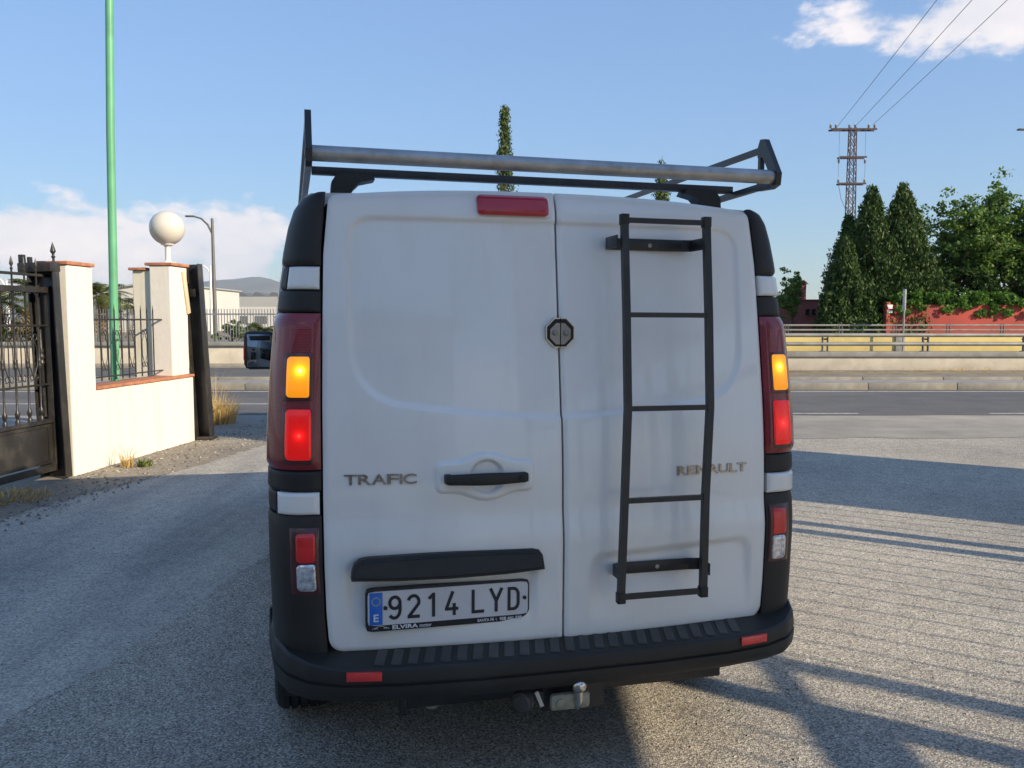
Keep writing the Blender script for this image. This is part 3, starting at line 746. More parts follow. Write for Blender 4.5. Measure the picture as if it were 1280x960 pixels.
# lock: two half octagon escutcheons with bolts
lk = None
for sd in (-1, 1):
    def octo(r): return [(r * math.cos(a) / math.cos(math.pi / 8), r * math.sin(a) / math.cos(math.pi / 8)) for a in [-math.pi / 2 + math.pi / 8 * (2 * k + 1) for k in range(8)]]
    def half(r, inner=.0016):
        pts = [(x, z) for x, z in octo(r) if x > 0]
        pts.sort(key=lambda p: p[1])
        return [(sd * inner, pts[0][1])] + [(sd * x, z) for x, z in pts] + [(sd * inner, pts[-1][1])]
    Yl = door_surf(0, 1.526)
    mb = MB(); mb.prism([(x, z + 1.526) for x, z in half(.049)], Yl - .014, Yl + .006)
    esc = mb.build('lock_escutcheon', M['lock'], van, smooth=0)
    mb = MB(); mb.prism([(x, z + 1.526) for x, z in half(.0455)], Yl - .0155, Yl - .010); mb.build('lock_recess', M['seal'], esc, smooth=0)
    mb = MB(); mb.prism([(x, z + 1.523) for x, z in half(.035)], Yl - .0165, Yl - .010); mb.build('lock_plate', M['lock_plate'], esc, smooth=0)
    mb = MB(); mb.revolve([(0, .007), (.006, .006), (.009, .003), (.0095, 0)], 16, Matrix.Translation((sd * .0195, Yl - .018, 1.526)) @ Matrix.Rotation(math.pi / 2, 4, 'X')); mb.build('bolt', M['dull_metal'], esc)
# handle with its moulded surround
def sd_rr(x, z, hx, hz, r):
    qx, qz = abs(x) - hx + r, abs(z) - hz + r
    return math.hypot(max(qx, 0), max(qz, 0)) + min(max(qx, qz), 0) - r
HX, HZ = -.262, 1.067
A = []; B = []
for j in range(61):
    ra = []; rb = []
    for i in range(111):
        x, z = lerp(-.175, .175, i / 110), lerp(-.085, .085, j / 60)
        a = sd_rr(x, z, .157, .049, .022); b = math.hypot(x - .004, z) - .072
        k = .05; h = max(k - abs(a - b), 0) / k; d = min(a, b) - h * h * k * .25
        ht = .014 * sst(.006, -.009, d) - .012 * sst(.004, -.008, math.hypot(x - .004, z) - .054)
        X, Z = HX + x, HZ + z
        ra.append((X, door_surf(X, Z) - ht + .0012 - .002 * (d < .004), Z)); rb.append((X, door_surf(X, Z) + .01, Z))
    A.append(ra); B.append(rb)
mb = MB(); mb.solid(A, B); hs = mb.build('handle_surround', M['paint'], doorL, smooth=60)
mb = MB(); A = []
Yh = door_surf(HX, HZ)
for i in range(25):
    a = i / 24; X = lerp(-.395, -.128, a); bow = .012 * math.sin(math.pi * a); hz = .0185 - .0015 * math.cos(a * 6.28); row = []
    if i in (0, 24): hz *= .8
    yo = Yh - .030 - bow
    for k in range(12):
        an = 2 * math.pi * k / 12; cz, cyv = math.cos(an), math.sin(an)
        sgn = lambda v, p: math.copysign(abs(v) ** p, v)
        row.append((X, yo + .011 * sgn(cyv, .6), 1.0645 + hz * sgn(cz, .6)))
    row.append(row[0]); A.append(row)
mb.grid(A); mb.f.append(tuple(range(12))); mb.f.append(tuple(range(24 * 13, 24 * 13 + 12)))
for X in (-.385, -.140): mb.box((X, Yh - .014, 1.0645), (.022, .03, .03), bev=.004)
hd = mb.build('door_handle', M['plastic'], doorL, smooth=50)
mb = MB(); mb.revolve([(0, .002), (.0085, .0015), (.009, 0)], 16, Matrix.Translation((-.152, Yh - .047, 1.064)) @ Matrix.Rotation(math.pi / 2, 4, 'X')); mb.build('key_lock', M['seal'], hd)
# plate lamp bar
A = []; mb = MB()
poly = [(-.690, .766), (-.687, .79), (-.680, .812), (-.664, .826), (-.64, .830), (-.36, .832), (-.11, .829), (-.088, .824), (-.077, .808), (-.073, .764), (-.2, .757), (-.38, .755), (-.55, .758)]
mb.prism(poly, -.052, .006)
bm = bmesh.new(); me0 = mb.mesh('plate_lamp_bar', 0); bm.from_mesh(me0)
bmesh.ops.bevel(bm, geom=[e for e in bm.edges if e.verts[0].co.y < -.05 and e.verts[1].co.y < -.05], offset=.012, segments=3, affect='EDGES')
for v in bm.verts:
    if v.co.y < 0: v.co.y += (v.co.z - .757) * .30
bm.to_mesh(me0); bm.free(); me0.polygons.foreach_set('use_smooth', [True] * len(me0.polygons)); me0.set_sharp_from_angle(angle=R_(30))
link('plate_lamp_bar', me0, M['plastic'], doorL)
# number plate
PX0, PX1, PZ0, PZ1 = -.645, -.117, .592, .727
def plY(X, Z): return -.010
fr_ = patch('number_plate', M['ink'], van, PX0, PX1, PZ0, PZ1, .022, .014, 24, 8, yf=lambda X, Z: .012, edge=.003)
pz0, pz1 = .6125, .7205
pl = patch('plate_sheet', M['plate_white'], fr_, PX0 + .006, PX1 - .006, pz0, pz1, .0245, .010, 24, 8, yf=lambda X, Z: .012, edge=.0012)
mb = MB(); mb.box((PX0 + .0315, -.0133, (pz0 + pz1) / 2), (.040, .0024, .102), bev=.001); blue = mb.build('country_band', M['plate_blue'], fr_)
mb = MB()
for k in range(12):
    a = k * math.pi / 6; mb.cyl((PX0 + .0315 + .0125 * math.cos(a), -.0144, .690 + .0125 * math.sin(a)), (PX0 + .0315 + .0125 * math.cos(a), -.0152, .690 + .0125 * math.sin(a)), .0023, seg=6)
mb.build('ring_of_stars', M['yellow_print'], fr_, smooth=0)
mb = MB(); text_on(mb, 'E', PX0 + .0235, PX0 + .0395, .626, .650, lambda X, Z: -.0143, .001, .02); mb.build('country_letter', M['white_print'], fr_, smooth=0)
def ch_y(X, Z): return -.0124
def stroke(mb, pts, w, y0, y1):
    P = []
    for p in pts:
        if not P or (Vector((p[0], p[1])) - P[-1]).length > 1e-5: P.append(Vector((p[0], p[1])))
    n = len(P); Lf = []; Rt = []
    for i, p in enumerate(P):
        a = (P[i] - P[i - 1]).normalized() if i else (P[1] - P[0]).normalized(); b = (P[i + 1] - P[i]).normalized() if i < n - 1 else a
        t = (a + b).normalized(); nn = Vector((-t.y, t.x)); k = w / 2 / max(.5, t.dot(b)); Lf.append(p + nn * k); Rt.append(p - nn * k)
    ring = Lf + Rt[::-1]; m = len(ring); V = [(q.x, y1, q.y) for q in ring] + [(q.x, y0, q.y) for q in ring]
    Fc = [(i, i + 1, m - 2 - i, m - 1 - i) for i in range(n - 1)] + [(i, m + i, m + (i + 1) % m, (i + 1) % m) for i in range(m)]
    mb.add(V, Fc)
def arc(cx, cz, rx, rz, a0, a1, n=14): return [(cx + rx * math.cos(R_(lerp(a0, a1, i / n))), cz + rz * math.sin(R_(lerp(a0, a1, i / n)))) for i in range(n + 1)]
GL = {'9': [arc(.5, .70, .40, .235, 0, 360, 26), [(.9, .70), (.9, .42)] + arc(.46, .40, .44, .335, 0, -140)[1:]],
      '2': [arc(.5, .69, .40, .245, 165, -28) + [(.12, .07)], [(.04, .07), (.96, .07)]],
      '1': [[(.12, .76), (.70, .95)], [(.70, 1.0), (.70, .0)]],
      '4': [[(.60, 1.0), (.10, .27)], [(.0, .27), (1.0, .27)], [(.70, .50), (.70, .0)]],
      'L': [[(.10, 1.0), (.10, .0)], [(.04, .065), (1.0, .065)]],
      'Y': [[(.06, 1.0), (.5, .46)], [(.94, 1.0), (.5, .46)], [(.5, .50), (.5, .0)]],
      'D': [[(.12, 1.0), (.12, .0)], [(.06, .935), (.48, .935)] + arc(.48, .67, .40, .265, 90, 0) + arc(.48, .33, .40, .265, 0, -90) + [(.06, .065)]]}
for c_, xc, wd in (('9', .090, .040), ('2', .149, .042), ('1', .207, .026), ('4', .270, .043), ('L', .356, .040), ('Y', .416, .043), ('D', .474, .040)):
    mb = MB()
    for q, line in enumerate(GL[c_]):
        stroke(mb, [(PX0 + xc - wd / 2 + wd * x, .6285 + .077 * z) for x, z in line], .0098, -.0118, -.0142 - .00025 * q)
    mb.build('registration_character', M['ink'], fr_, smooth=0)
for xc in (.0605, .5105): mb = MB(); mb.cyl((PX0 + xc, -.0120, .668), (PX0 + xc, -.0165, .668), .0062, seg=14); mb.build('plate_screw', M['ink'], fr_, smooth=0)
def dy_(X, Z): return -.0098
for nm, items in (('dealer_name', (('ELVIRA', .082, .163, .5970, .6098, .03), ('motor', .168, .206, .5970, .6065, .01))), ('dealer_place', (('SANTA FE', .355, .409, .5980, .6070, .02),)), ('dealer_phone', (('958 441 529', .428, .502, .5970, .6080, .03),))):
    mb = MB()
    for tx_, a_, b_2, z0_, z1_, bo in items: text_on(mb, tx_, PX0 + a_, PX0 + b_2, z0_, z1_, dy_, .0014, bo)
    o_ = mb.build(nm, M['white_print'], fr_, smooth=0)
mb = MB(); mb.tube([(PX0 + .417, -.0106, .6065), (PX0 + .4155, -.0106, .603), (PX0 + .4165, -.0106, .6), (PX0 + .420, -.0106, .599)], .0009, seg=5); mb.build('phone_symbol', M['white_print'], fr_, smooth=0)
car = [(.020, .600), (.023, .604), (.032, .6055), (.039, .6095), (.052, .6095), (.059, .6055), (.068, .604), (.072, .6005)]
mb = MB(); mb.tube([(PX0 + x, -.0106, z) for x, z in car], .0008, seg=5)
for wx in (.032, .060): mb.tube([(PX0 + wx + .0042 * math.cos(a), -.0106, .600 + .0042 * math.sin(a)) for a in np.linspace(0, math.pi, 7)], .0008, seg=5)
mb.build('car_emblem', M['white_print'], fr_, smooth=0)
# badges
mb = MB(); x = -.705; ws_ = dict(T=.040, R=.040, A=.046, F=.036, I=.007, C=.042)
for c_ in 'TRAFIC':
    text_on(mb, c_, x, x + ws_[c_], 1.050, 1.082, lambda X, Z: door_surf(X, Z) + .001, .006, .012); x += ws_[c_] + (.0035 if c_ not in 'RA' else .0015)
mb.build('model_badge', M['badge'], doorL, smooth=0)
mb = MB(); x = .411; ws_ = dict(R=.039, E=.034, N=.042, A=.044, U=.041, L=.030, T=.038)
for c_ in 'RENAULT':
    text_on(mb, c_, x, x + ws_[c_], 1.042, 1.073, lambda X, Z: door_surf(X, Z) + .001, .006, .016); x += ws_[c_] + .0015
mb.build('maker_badge', M['badge'], doorR, smooth=0)

# rear ladder
LZ = [.655, .76, .985, 1.283, 1.586, 1.85, 1.905]
def ladY(Z): return float(np.interp(Z, [.6, .75, 1.0, 1.3, 1.6, 1.9], [-.098, -.094, -.084, -.070, -.042, -.008]))
LXL = lambda Z: float(np.interp(Z, [.66, 1.0, 1.3, 1.9], [.166, .180, .192, .194]))
LXR = lambda Z: float(np.interp(Z, [.66, 1.0, 1.3, 1.9], [.458, .466, .483, .486]))
mb = MB()
for fx in (LXL, LXR): mb.tube([(fx(z), ladY(z), z) for z in LZ], .0155, seg=4)
for z in (.672, 1.893): mb.tube([(LXL(z) - .004, ladY(z), z), (LXR(z) + .004, ladY(z), z)], .0115, seg=4)
lad = mb.build('rear_ladder', M['black_metal'], van, smooth=20); lad['label'] = 'black square tube ladder bolted to the right door'
for z in (.985, 1.283, 1.586):
    mb = MB(); mb.tube([(LXL(z) + .010, ladY(z), z), (LXR(z) - .010, ladY(z), z)], .0115, seg=4); mb.build('ladder_rung', M['black_metal'], lad, smooth=20)
for Zc in (1.826, .738):
    mb = MB(); yd = min(door_surf(.2, Zc), door_surf(.5, Zc))
    pts = [(.172, ladY(Zc) + .012), (.174, yd - .012), (.21, yd - .004), (.45, yd - .004), (.486, yd - .012), (.488, ladY(Zc) + .012)]
    for p, q in zip(pts[:-1], pts[1:]):
        d = Vector((q[0] - p[0], q[1] - p[1], 0)); mb.box(((p[0] + q[0]) / 2, (p[1] + q[1]) / 2, Zc), (d.length + .004, .005, .040), math.atan2(d.y, d.x), bev=.0015)
    mb.build('ladder_bracket', M['black_metal'], lad)
for z in (.670, 1.895):
    for fx in (LXL, LXR):
        mb = MB(); mb.box((fx(z), ladY(z), z), (.0275, .0275, .036), bev=.003); mb.build('end_cap', M['plastic'], lad)
for Zc in (1.826, .738):
    for X in (.335, .43):
        yd = door_surf(X, Zc); mb = MB(); mb.cyl((X, yd - .005, Zc - .002), (X, yd - .013, Zc - .002), .008, seg=6); mb.build('bracket_bolt', M['dull_metal'], lad, smooth=0)

# roof rack
mb = MB()
RKX = .80
for sd in (-1, 1):
    mb.tube([(sd * RKX, .20, 2.185), (sd * RKX, .6, 2.185), (sd * RKX, 2.9, 2.185)], .014, seg=4)
    mb.tube([(sd * RKX, .12, 2.055), (sd * RKX, .5, 2.05), (sd * RKX, 2.9, 2.05)], .015, seg=4)
rack = mb.build('roof_rack', M['black_metal'], van, smooth=20); rack['label'] = 'black steel roof rack with galvanised roller tube at its rear'
for sd in (-1, 1):
    mb = MB(); tri = [(.072, 2.045), (.066, 2.085), (.155, 2.218), (.185, 2.222), (.20, 2.195), (.20, 2.16), (.165, 2.155), (.125, 2.10), (.20, 2.085), (.20, 2.04), (.11, 2.035)]
    mb.prism(tri, sd * RKX - .010, sd * RKX + .010, 'X'); mb.build('end_plate', M['black_metal'], rack, smooth=0)
    mb = MB(); mb.cyl((sd * RKX, .10, 2.075), (sd * (RKX + .012), .10, 2.075), .016, seg=6); mb.build('roller_bolt', M['dull_metal'], rack, smooth=0)
    mb = MB(); mb.tube([(sd * RKX, .19, 2.04), (sd * RKX, .19, 2.20)], .012, seg=4); mb.build('rear_upright', M['black_metal'], rack, smooth=20)
mb = MB(); mb.cyl((-RKX - .004, .10, 2.075), (RKX - .006, .10, 2.075), .0245, seg=24); mb.build('roller_tube', M['galv'], rack)
for Yc in (.38, 1.55, 2.72):
    mb = MB(); mb.box((0, Yc, 2.068), (1.57, .035, .026), bev=.003); mb.build('cross_bar', M['black_metal'], rack)
    for sd in (-1, 1):
        mb = MB(); poly = [(sd * .585, 2.060), (sd * .70, 2.060), (sd * .72, 2.03), (sd * .725, 1.968), (sd * .66, 1.978), (sd * .65, 2.005), (sd * .625, 2.030), (sd * .575, 2.042)]
        mb.prism(poly, Yc - .04, Yc + .04); mb.build('rack_foot', M['plastic'], rack, smooth=0)

# ------------------------------------------------------------------ boundary wall, gate and gate lamp
def wbox(mb, s0, s1, o0, o1, z0, z1, bev=.008):
    c = wl((s0 + s1) / 2, (o0 + o1) / 2, (z0 + z1) / 2); mb.box(c, (abs(o1 - o0), s1 - s0, z1 - z0), WANG, bev)
wall = empty('boundary_wall', wl(1.2, -.14), (0, 0, 0), 'low white rendered wall with brick coping joining two square pillars', 'wall')
def wpart(name, mat, args, parent=wall, base=None, bev=.01):
    base = wall.location if base is None else base
    mb = MB()
    for a in args: wbox(mb, *a, bev=bev)
    mb.v = [tuple(Vector(p) - base) for p in mb.v]
    return mb.build(name, mat, parent, smooth=20)
low = wpart('low_wall', M['wall'], [(.43, 2.60, -.28, 0, -.05, .835)])
for i in range(9):
    s0 = .436 + i * .2405; wpart('coping_brick', M['terracotta'], [(s0 + .002, s0 + .238, -.30, .02, .836 + random.uniform(-.002, .002), .872 + random.uniform(-.002, .002))], low, bev=.006)
p1 = wpart('pillar', M['wall'], [(0, .43, -.30, .012, -.05, 2.115)], bev=.015)
p2 = wpart('pillar', M['wall'], [(2.07, 2.50, -.27, .002, .872, 2.235)], bev=.015)
for pp, s0, s1, zt in ((p1, 0, .43, 2.116), (p2, 2.07, 2.50, 2.236)):
    for k in range(2):
        m0 = lerp(s0 - .02, s1 + .02, k / 2); m1 = lerp(s0 - .02, s1 + .02, (k + 1) / 2)
        wpart('cap_tile', M['terracotta'], [(m0 + .002, m1 - .002, -.32, .032, zt, zt + .036)], pp, bev=.008)
# strip of a third, narrower pier just behind
pier = wpart('rear_pier', M['pillar'], [(2.12, 2.46, -.52, -.275, .0, 2.18)], bev=.015)
wpart('cap_tile', M['terracotta'], [(2.08, 2.48, -.55, -.33, 2.181, 2.215)], pier, bev=.008)
# globe lamp on pillar
gl = empty('globe_lamp', wl(2.28, -.13, 2.272), label='white opal globe lamp on the square pillar', cat='lamp')
mb = MB(); mb.revolve([(0, 0), (.10, 0), (.10, .012), (.05, .02), (.034, .04), (.032, .20), (.05, .225), (.078, .232), (.082, .25), (0, .25)], 24); mb.build('lamp_stem', M['white_metal'], gl)
mb = MB(); mb.revolve([(.0, -.212)] + [(.212 * math.sin(a), -.212 * math.cos(a)) for a in np.linspace(.08, 3.06, 28)] + [(0, .212)], 40); mb.build('lamp_globe', M['globe'], gl, (0, 0, .25 + .19))
# wooden strip leaning on the pillar
mb = MB(); mb.box((0, 0, 0), (.022, .075, .54), bev=.004); pk = mb.build('wooden_plank', M['wood'], None, wl(2.44, .016, 1.915), (R_(12), 0, WANG)); tag(pk, 'pale wooden strip fixed aslant to the pillar side', 'plank')
# black guide post past the end of the wall
gp = empty('gate_post', wl(2.69, .085), (R_(.8), R_(-2.4), WANG), 'black steel channel post at the end of the white wall', 'post')
mb = MB(); mb.box((0, .06, 1.14), (.20, .012, 2.30), bev=.003); mb.box((.10, .02, 1.14), (.014, .13, 2.30), bev=.003); mb.box((-.10, .02, 1.14), (.014, .13, 2.30), bev=.003); mb.build('channel', M['gate'], gp)
mb = MB(); mb.box((-.09, -.055, 2.16), (.13, .03, .24), bev=.006); mb.box((.0, -.02, 1.92), (.07, .03, .10), bev=.006); mb.build('catch_plate', M['gate'], gp)
mb = MB(); mb.box((.02, .02, .02), (.22, .20, .05), bev=.006); mb.build('base_plate', M['gate'], gp)
# gate
gate = empty('sliding_gate', wl(-1.7, -.12), (0, 0, WANG), 'black iron sliding gate with spear tips and solid bottom panel', 'gate')
def gpart(name, mat, boxes, parent=gate, bev=.004, smooth=20):
    mb = MB()
    for (y0, y1, x0, x1, z0, z1) in boxes: mb.box(((x0 + x1) / 2, (y0 + y1) / 2, (z0 + z1) / 2), (x1 - x0, y1 - y0, z1 - z0), bev=bev)
    return mb.build(name, mat, parent, smooth=smooth)
gpart('bottom_panel', M['gate'], [(-1.9, 1.56, -.006, .006, .16, .56)])
gpart('gate_frame', M['gate'], [(-1.9, 1.60, -.03, .03, .56, .60), (-1.9, 1.60, -.03, .03, .08, .15), (1.56, 1.62, -.03, .03, .08, 1.9), (-1.9, 1.6, -.03, .03, 1.83, 1.885)])
gpart('top_rail', M['gate'], [(-1.9, 1.62, -.012, .012, 1.985, 2.012)])
gpart('gate_rail', M['gate'], [(-1.9, 1.56, -.010, .010, 1.505, 1.525), (-1.9, 1.56, -.010, .010, .93, .95)])
gpart('panel_moulding', M['gate'], [(-1.9, 1.50, .008, .018, .185, .198), (1.487, 1.50, .008, .018, .199, .52), (-1.9, 1.50, .008, .018, .521, .533)], bev=.002)
br = MB(); br.revolve([(0, .60), (.022, .60), (.022, .63), (.012, .645), (.020, .67), (.024, .69), (.016, .715), (.0095, .73), (.0095, 1.10), (.016, 1.115), (.019, 1.135), (.012, 1.15), (.018, 1.17), (.012, 1.19), (.0095, 1.205), (.0095, 1.80), (.014, 1.81), (.014, 1.835), (.0085, 1.84), (.0085, 2.03), (.014, 2.045), (.006, 2.06), (.017, 2.085), (.012, 2.115), (0, 2.165)], 10)
brm = br.mesh('gate_bar', 40); brm.materials.append(M['gate'])
sp = MB(); sp.tube([(0, 0, .95), (0, 0, 1.505)], .006, seg=6); spm = sp.mesh('thin_bar'); spm.materials.append(M['gate'])
sc = MB()
for sg in (-1, 1):
    for zz, fl in ((1.02, 1), (1.40, -1)):
        pts = [Vector((0, sg * (.036 - .028 * math.cos(a) * (1 - a / 14)), zz + fl * (.03 * math.sin(a) * (1 - a / 14)))) for a in np.linspace(-2.2, 4.6, 22)]
        sc.tube(pts, .0045, seg=5)
    sc.tube([(0, sg * .008, 1.02), (0, sg * .055, 1.13), (0, sg * .060, 1.22), (0, sg * .055, 1.31), (0, sg * .008, 1.40)], .005, seg=5)
scm = sc.mesh('scroll'); scm.materials.append(M['gate'])
for i in range(20):
    y = -1.86 + i * .1725
    link('gate_bar', brm, None, gate, (0, y, 0))
    if i < 19:
        link('thin_bar', spm, None, gate, (0, y + .086, 0)); link('scroll', scm, None, gate, (0, y + .086, 0))
# gate portal column
pc = empty('gate_column', wl(-.07, -.10), (R_(.6), R_(-1.3), WANG), 'black steel guide column standing against the white pillar', 'column')
mb = MB(); mb.box((0, 0, 1.07), (.27, .014, 2.12), bev=.003); mb.box((.13, -.05, 1.07), (.014, .10, 2.12), bev=.003); mb.box((-.13, -.05, 1.07), (.014, .10, 2.12), bev=.003); mb.build('channel', M['gate'], pc)
mb = MB(); mb.box((-.03, -.06, 2.08), (.34, .16, .09), bev=.006); mb.box((-.20, -.06, 2.16), (.05, .05, .10), bev=.006); mb.box((-.12, -.06, 2.15), (.03, .05, .07), bev=.006); mb.build('guide_rollers', M['gate'], pc)
mb = MB(); mb.revolve([(0, 2.12), (.012, 2.12), (.012, 2.17), (.022, 2.18), (.012, 2.195), (.012, 2.21), (.027, 2.235), (.018, 2.27), (.0, 2.33)], 10); mb.build('spear_finial', M['gate'], pc, (.10, -.02, 0))
mb = MB(); mb.revolve([(.017, .62), (.017, 1.13), (.028, 1.15), (.019, 1.18), (.03, 1.21), (.019, 1.24), (.028, 1.27), (.019, 1.30), (.019, 1.80), (.03, 1.83), (.03, 1.9)], 12); mb.build('turned_baluster', M['gate'], pc, (-.05, -.085, 0))
# railing in the wall opening
rl = empty('window_railing', wl(1.25, -.13, .873), (0, 0, WANG), 'black scrolled iron railing between the two pillars above the low wall', 'railing')
mb = MB(); mb.box((0, -.0, .075), (.016, 1.66, .016), bev=.002); mb.build('lower_rail', M['gate'], rl); mb = MB(); mb.box((0, 0, .70), (.02, 1.66, .02), bev=.002); mb.build('upper_rail', M['gate'], rl)
rb = MB(); rb.tube([(0, 0, .03), (0, 0, .80), (0, 0, .875)], [.009, .009, .001], seg=6); rbm = rb.mesh('railing_bar'); rbm.materials.append(M['gate'])
for i in range(11): link('railing_bar', rbm, None, rl, (0, -.76 + i * .138, 0))
rs = MB()
for sg in (-1, 1):
    for zz, fl in ((.17, 1), (.55, -1)):
        rs.tube([Vector((0, sg * (.030 - .024 * math.cos(a) * (1 - a / 14)), zz + fl * (.028 * math.sin(a) * (1 - a / 14)))) for a in np.linspace(-2.2, 4.6, 20)], .004, seg=5)
    rs.tube([(0, sg * .006, .17), (0, sg * .05, .28), (0, sg * .052, .36), (0, sg * .05, .44), (0, sg * .006, .55)], .0045, seg=5)
rsm = rs.mesh('scroll'); rsm.materials.append(M['gate'])
for i in (0, 2, 4, 6, 8): link('scroll', rsm, None, rl, (0, -.76 + i * .138 + .069, 0))
# green pole behind the railing
g0 = at(143, 478, 10.55); mb = MB(); mb.tube([(0, 0, -g0.z + .0), (.055, 0, 3.0), (.17, 0, 7.5)], [.052, .048, .040], seg=20)
mb.revolve([(0, 0), (.12, 0), (.12, .015), (.055, .02)], 16, Matrix.Translation((0, 0, -g0.z)))
gpole = mb.build('green_pole', M['green'], None, g0); tag(gpole, 'tall green painted metal pole rising behind the white wall', 'pole')

# ------------------------------------------------------------------ plants near the wall
def blades(n, spread, h0, h1, w, lean, droop=.3):
    V = []; Fc = []
    for i in range(n):
        a = random.uniform(0, 6.28); r = spread * math.sqrt(random.random()); p = Vector((r * math.cos(a), r * math.sin(a), 0))
        h = random.uniform(h0, h1); d = Vector((math.cos(a + random.uniform(-1, 1)), math.sin(a + random.uniform(-1, 1)), 0)); s = d.cross(Vector((0, 0, 1))) * w
        q1 = p + d * (lean * h * .3) + Vector((0, 0, h * .55)); q2 = p + d * (lean * h) + Vector((0, 0, h * (1 - droop * random.random())))
        b = len(V); V += [p - s, p + s, q1 + s * .7, q1 - s * .7, q2]; Fc += [(b, b + 1, b + 2, b + 3), (b + 3, b + 2, b + 4)]
    me = bpy.data.meshes.new('blades'); me.from_pydata(V, [], Fc); return me
def tuft(name, loc, mesh, mat, label, cat, group=None):
    o = link(name, mesh, mat, None, loc); tag(o, label, cat, group); return o
gg = ground(272, 529); tuft('dry_grass_tuft', (gg.x, gg.y, 0), blades(900, .26, .18, .50, .004, .45), M['straw'], 'golden dry grass tuft beside the black channel post', 'grass')
gg = ground(268, 521); tuft('tall_dry_weed', (gg.x, gg.y, 0), blades(90, .14, .5, .88, .003, .5, .15), M['straw'], 'tall bleached weed stalks standing in the dry grass', 'weed')
gg = ground(160, 584); tuft('dry_weed', (gg.x, gg.y, 0), blades(55, .06, .08, .30, .004, .6), M['straw'], 'small dry weed at the foot of the white wall', 'weed')
gg = ground(181, 583); tuft('green_weed', (gg.x, gg.y, 0), blades(110, .07, .05, .11, .006, .7), M['weed'], 'small green weed at the foot of the white wall', 'weed')
o_ = wl(-1.1, .10); tuft('gate_grass', (o_.x, o_.y, 0), blades(420, .34, .02, .07, .006, .9), M['straw'], 'flat dry grass growing under the black gate', 'grass')
gg = ground(248, 549); tuft('dry_weed', (gg.x, gg.y, 0), blades(60, .12, .02, .06, .006, .9), M['straw'], 'withered weeds at the foot of the black channel post', 'weed')

# ------------------------------------------------------------------ foliage tools
def leaf_cloud(centers, radii, per, size, up=.0, asp=.5):
    n = len(centers) * per
    c = np.repeat(np.asarray(centers, float), per, 0); r = np.repeat(np.asarray(radii, float), per, 0)
    d = rng.normal(size=(n, 3)); d /= np.linalg.norm(d, axis=1, keepdims=True)
    p = c + d * (rng.random((n, 1)) ** .45) * r
    a = rng.normal(size=(n, 3)); a[:, 2] += up; a /= np.linalg.norm(a, axis=1, keepdims=True)
    b = np.cross(a, rng.normal(size=(n, 3))); b /= np.linalg.norm(b, axis=1, keepdims=True)
    s = size * rng.uniform(.6, 1.3, (n, 1)); a *= s; b *= s * asp
    V = np.stack([p - a, p + b, p + a, p - b], 1).reshape(-1, 3)
    Fc = np.arange(n * 4).reshape(-1, 4)
    return V, Fc
def np_mesh(name, V, Fc):
    me = bpy.data.meshes.new(name); n = len(Fc)
    me.vertices.add(len(V)); me.vertices.foreach_set('co', np.asarray(V, 'f').ravel())
    me.loops.add(n * 4); me.loops.foreach_set('vertex_index', np.asarray(Fc, 'i').ravel())
    me.polygons.add(n); me.polygons.foreach_set('loop_start', np.arange(0, n * 4, 4, dtype='i'))
    me.update(); me.validate(); return me
def tree_conifer(name, x, y, h, rad, label, mat, nclump, per, size, base=.04, power=.8, group=None, clump=.13, cat='tree'):
    t = empty(name, (x, y, 0), label=label, cat=cat, group=group)
    mb = MB(); mb.tube([(0, 0, 0), (.03, 0, h * .4), (0, .03, h * .93)], [max(.06, h * .018), h * .011, .015], seg=8)
    for k in range(10):
        a = k * 2.4; z = h * (.12 + .07 * k); mb.tube([(0, 0, z), (math.cos(a) * rad * .6 * (1 - z / h), math.sin(a) * rad * .6 * (1 - z / h), z + h * .06)], [.03, .01], seg=5)
    mb.build('trunk', M['bark'], t)
    C = []; Rr = []
    for k in range(nclump):
        v = random.random() ** 1.15; z = h * (base + (1 - base) * v)
        prof = math.sin(math.pi * min(1, (.12 + .88 * v))) ** power if v > .42 else 1.0 * (.80 + .2 * v / .42)
        prof = max(.05, (1 - max(0, (v - .2) / .8) ** 1.9)) if power < .5 else prof
        a = random.uniform(0, 6.28); r = rad * prof * (.35 + .65 * math.sqrt(random.random())) * random.uniform(.82, 1.2) * (1 + .13 * math.sin(3 * a + 9 * v))
        C.append((r * math.cos(a), r * math.sin(a), z)); q = rad * clump * random.uniform(.7, 1.3) + .04
        Rr.append((q, q, q * 2.3))
    for k in range(14 if power >= .35 else 4):
        a = random.uniform(0, 6.28); r = rad * random.uniform(0, .34); C.append((r * math.cos(a), r * math.sin(a), h * random.uniform(.90, 1.03))); Rr.append((rad * .055, rad * .055, rad * .26))
    V, Fc = leaf_cloud(C, Rr, per, size, up=1.6, asp=.35); V[:, 2] = np.maximum(V[:, 2], .05)
    link('crown', np_mesh('crown', V, Fc), mat, t); return t
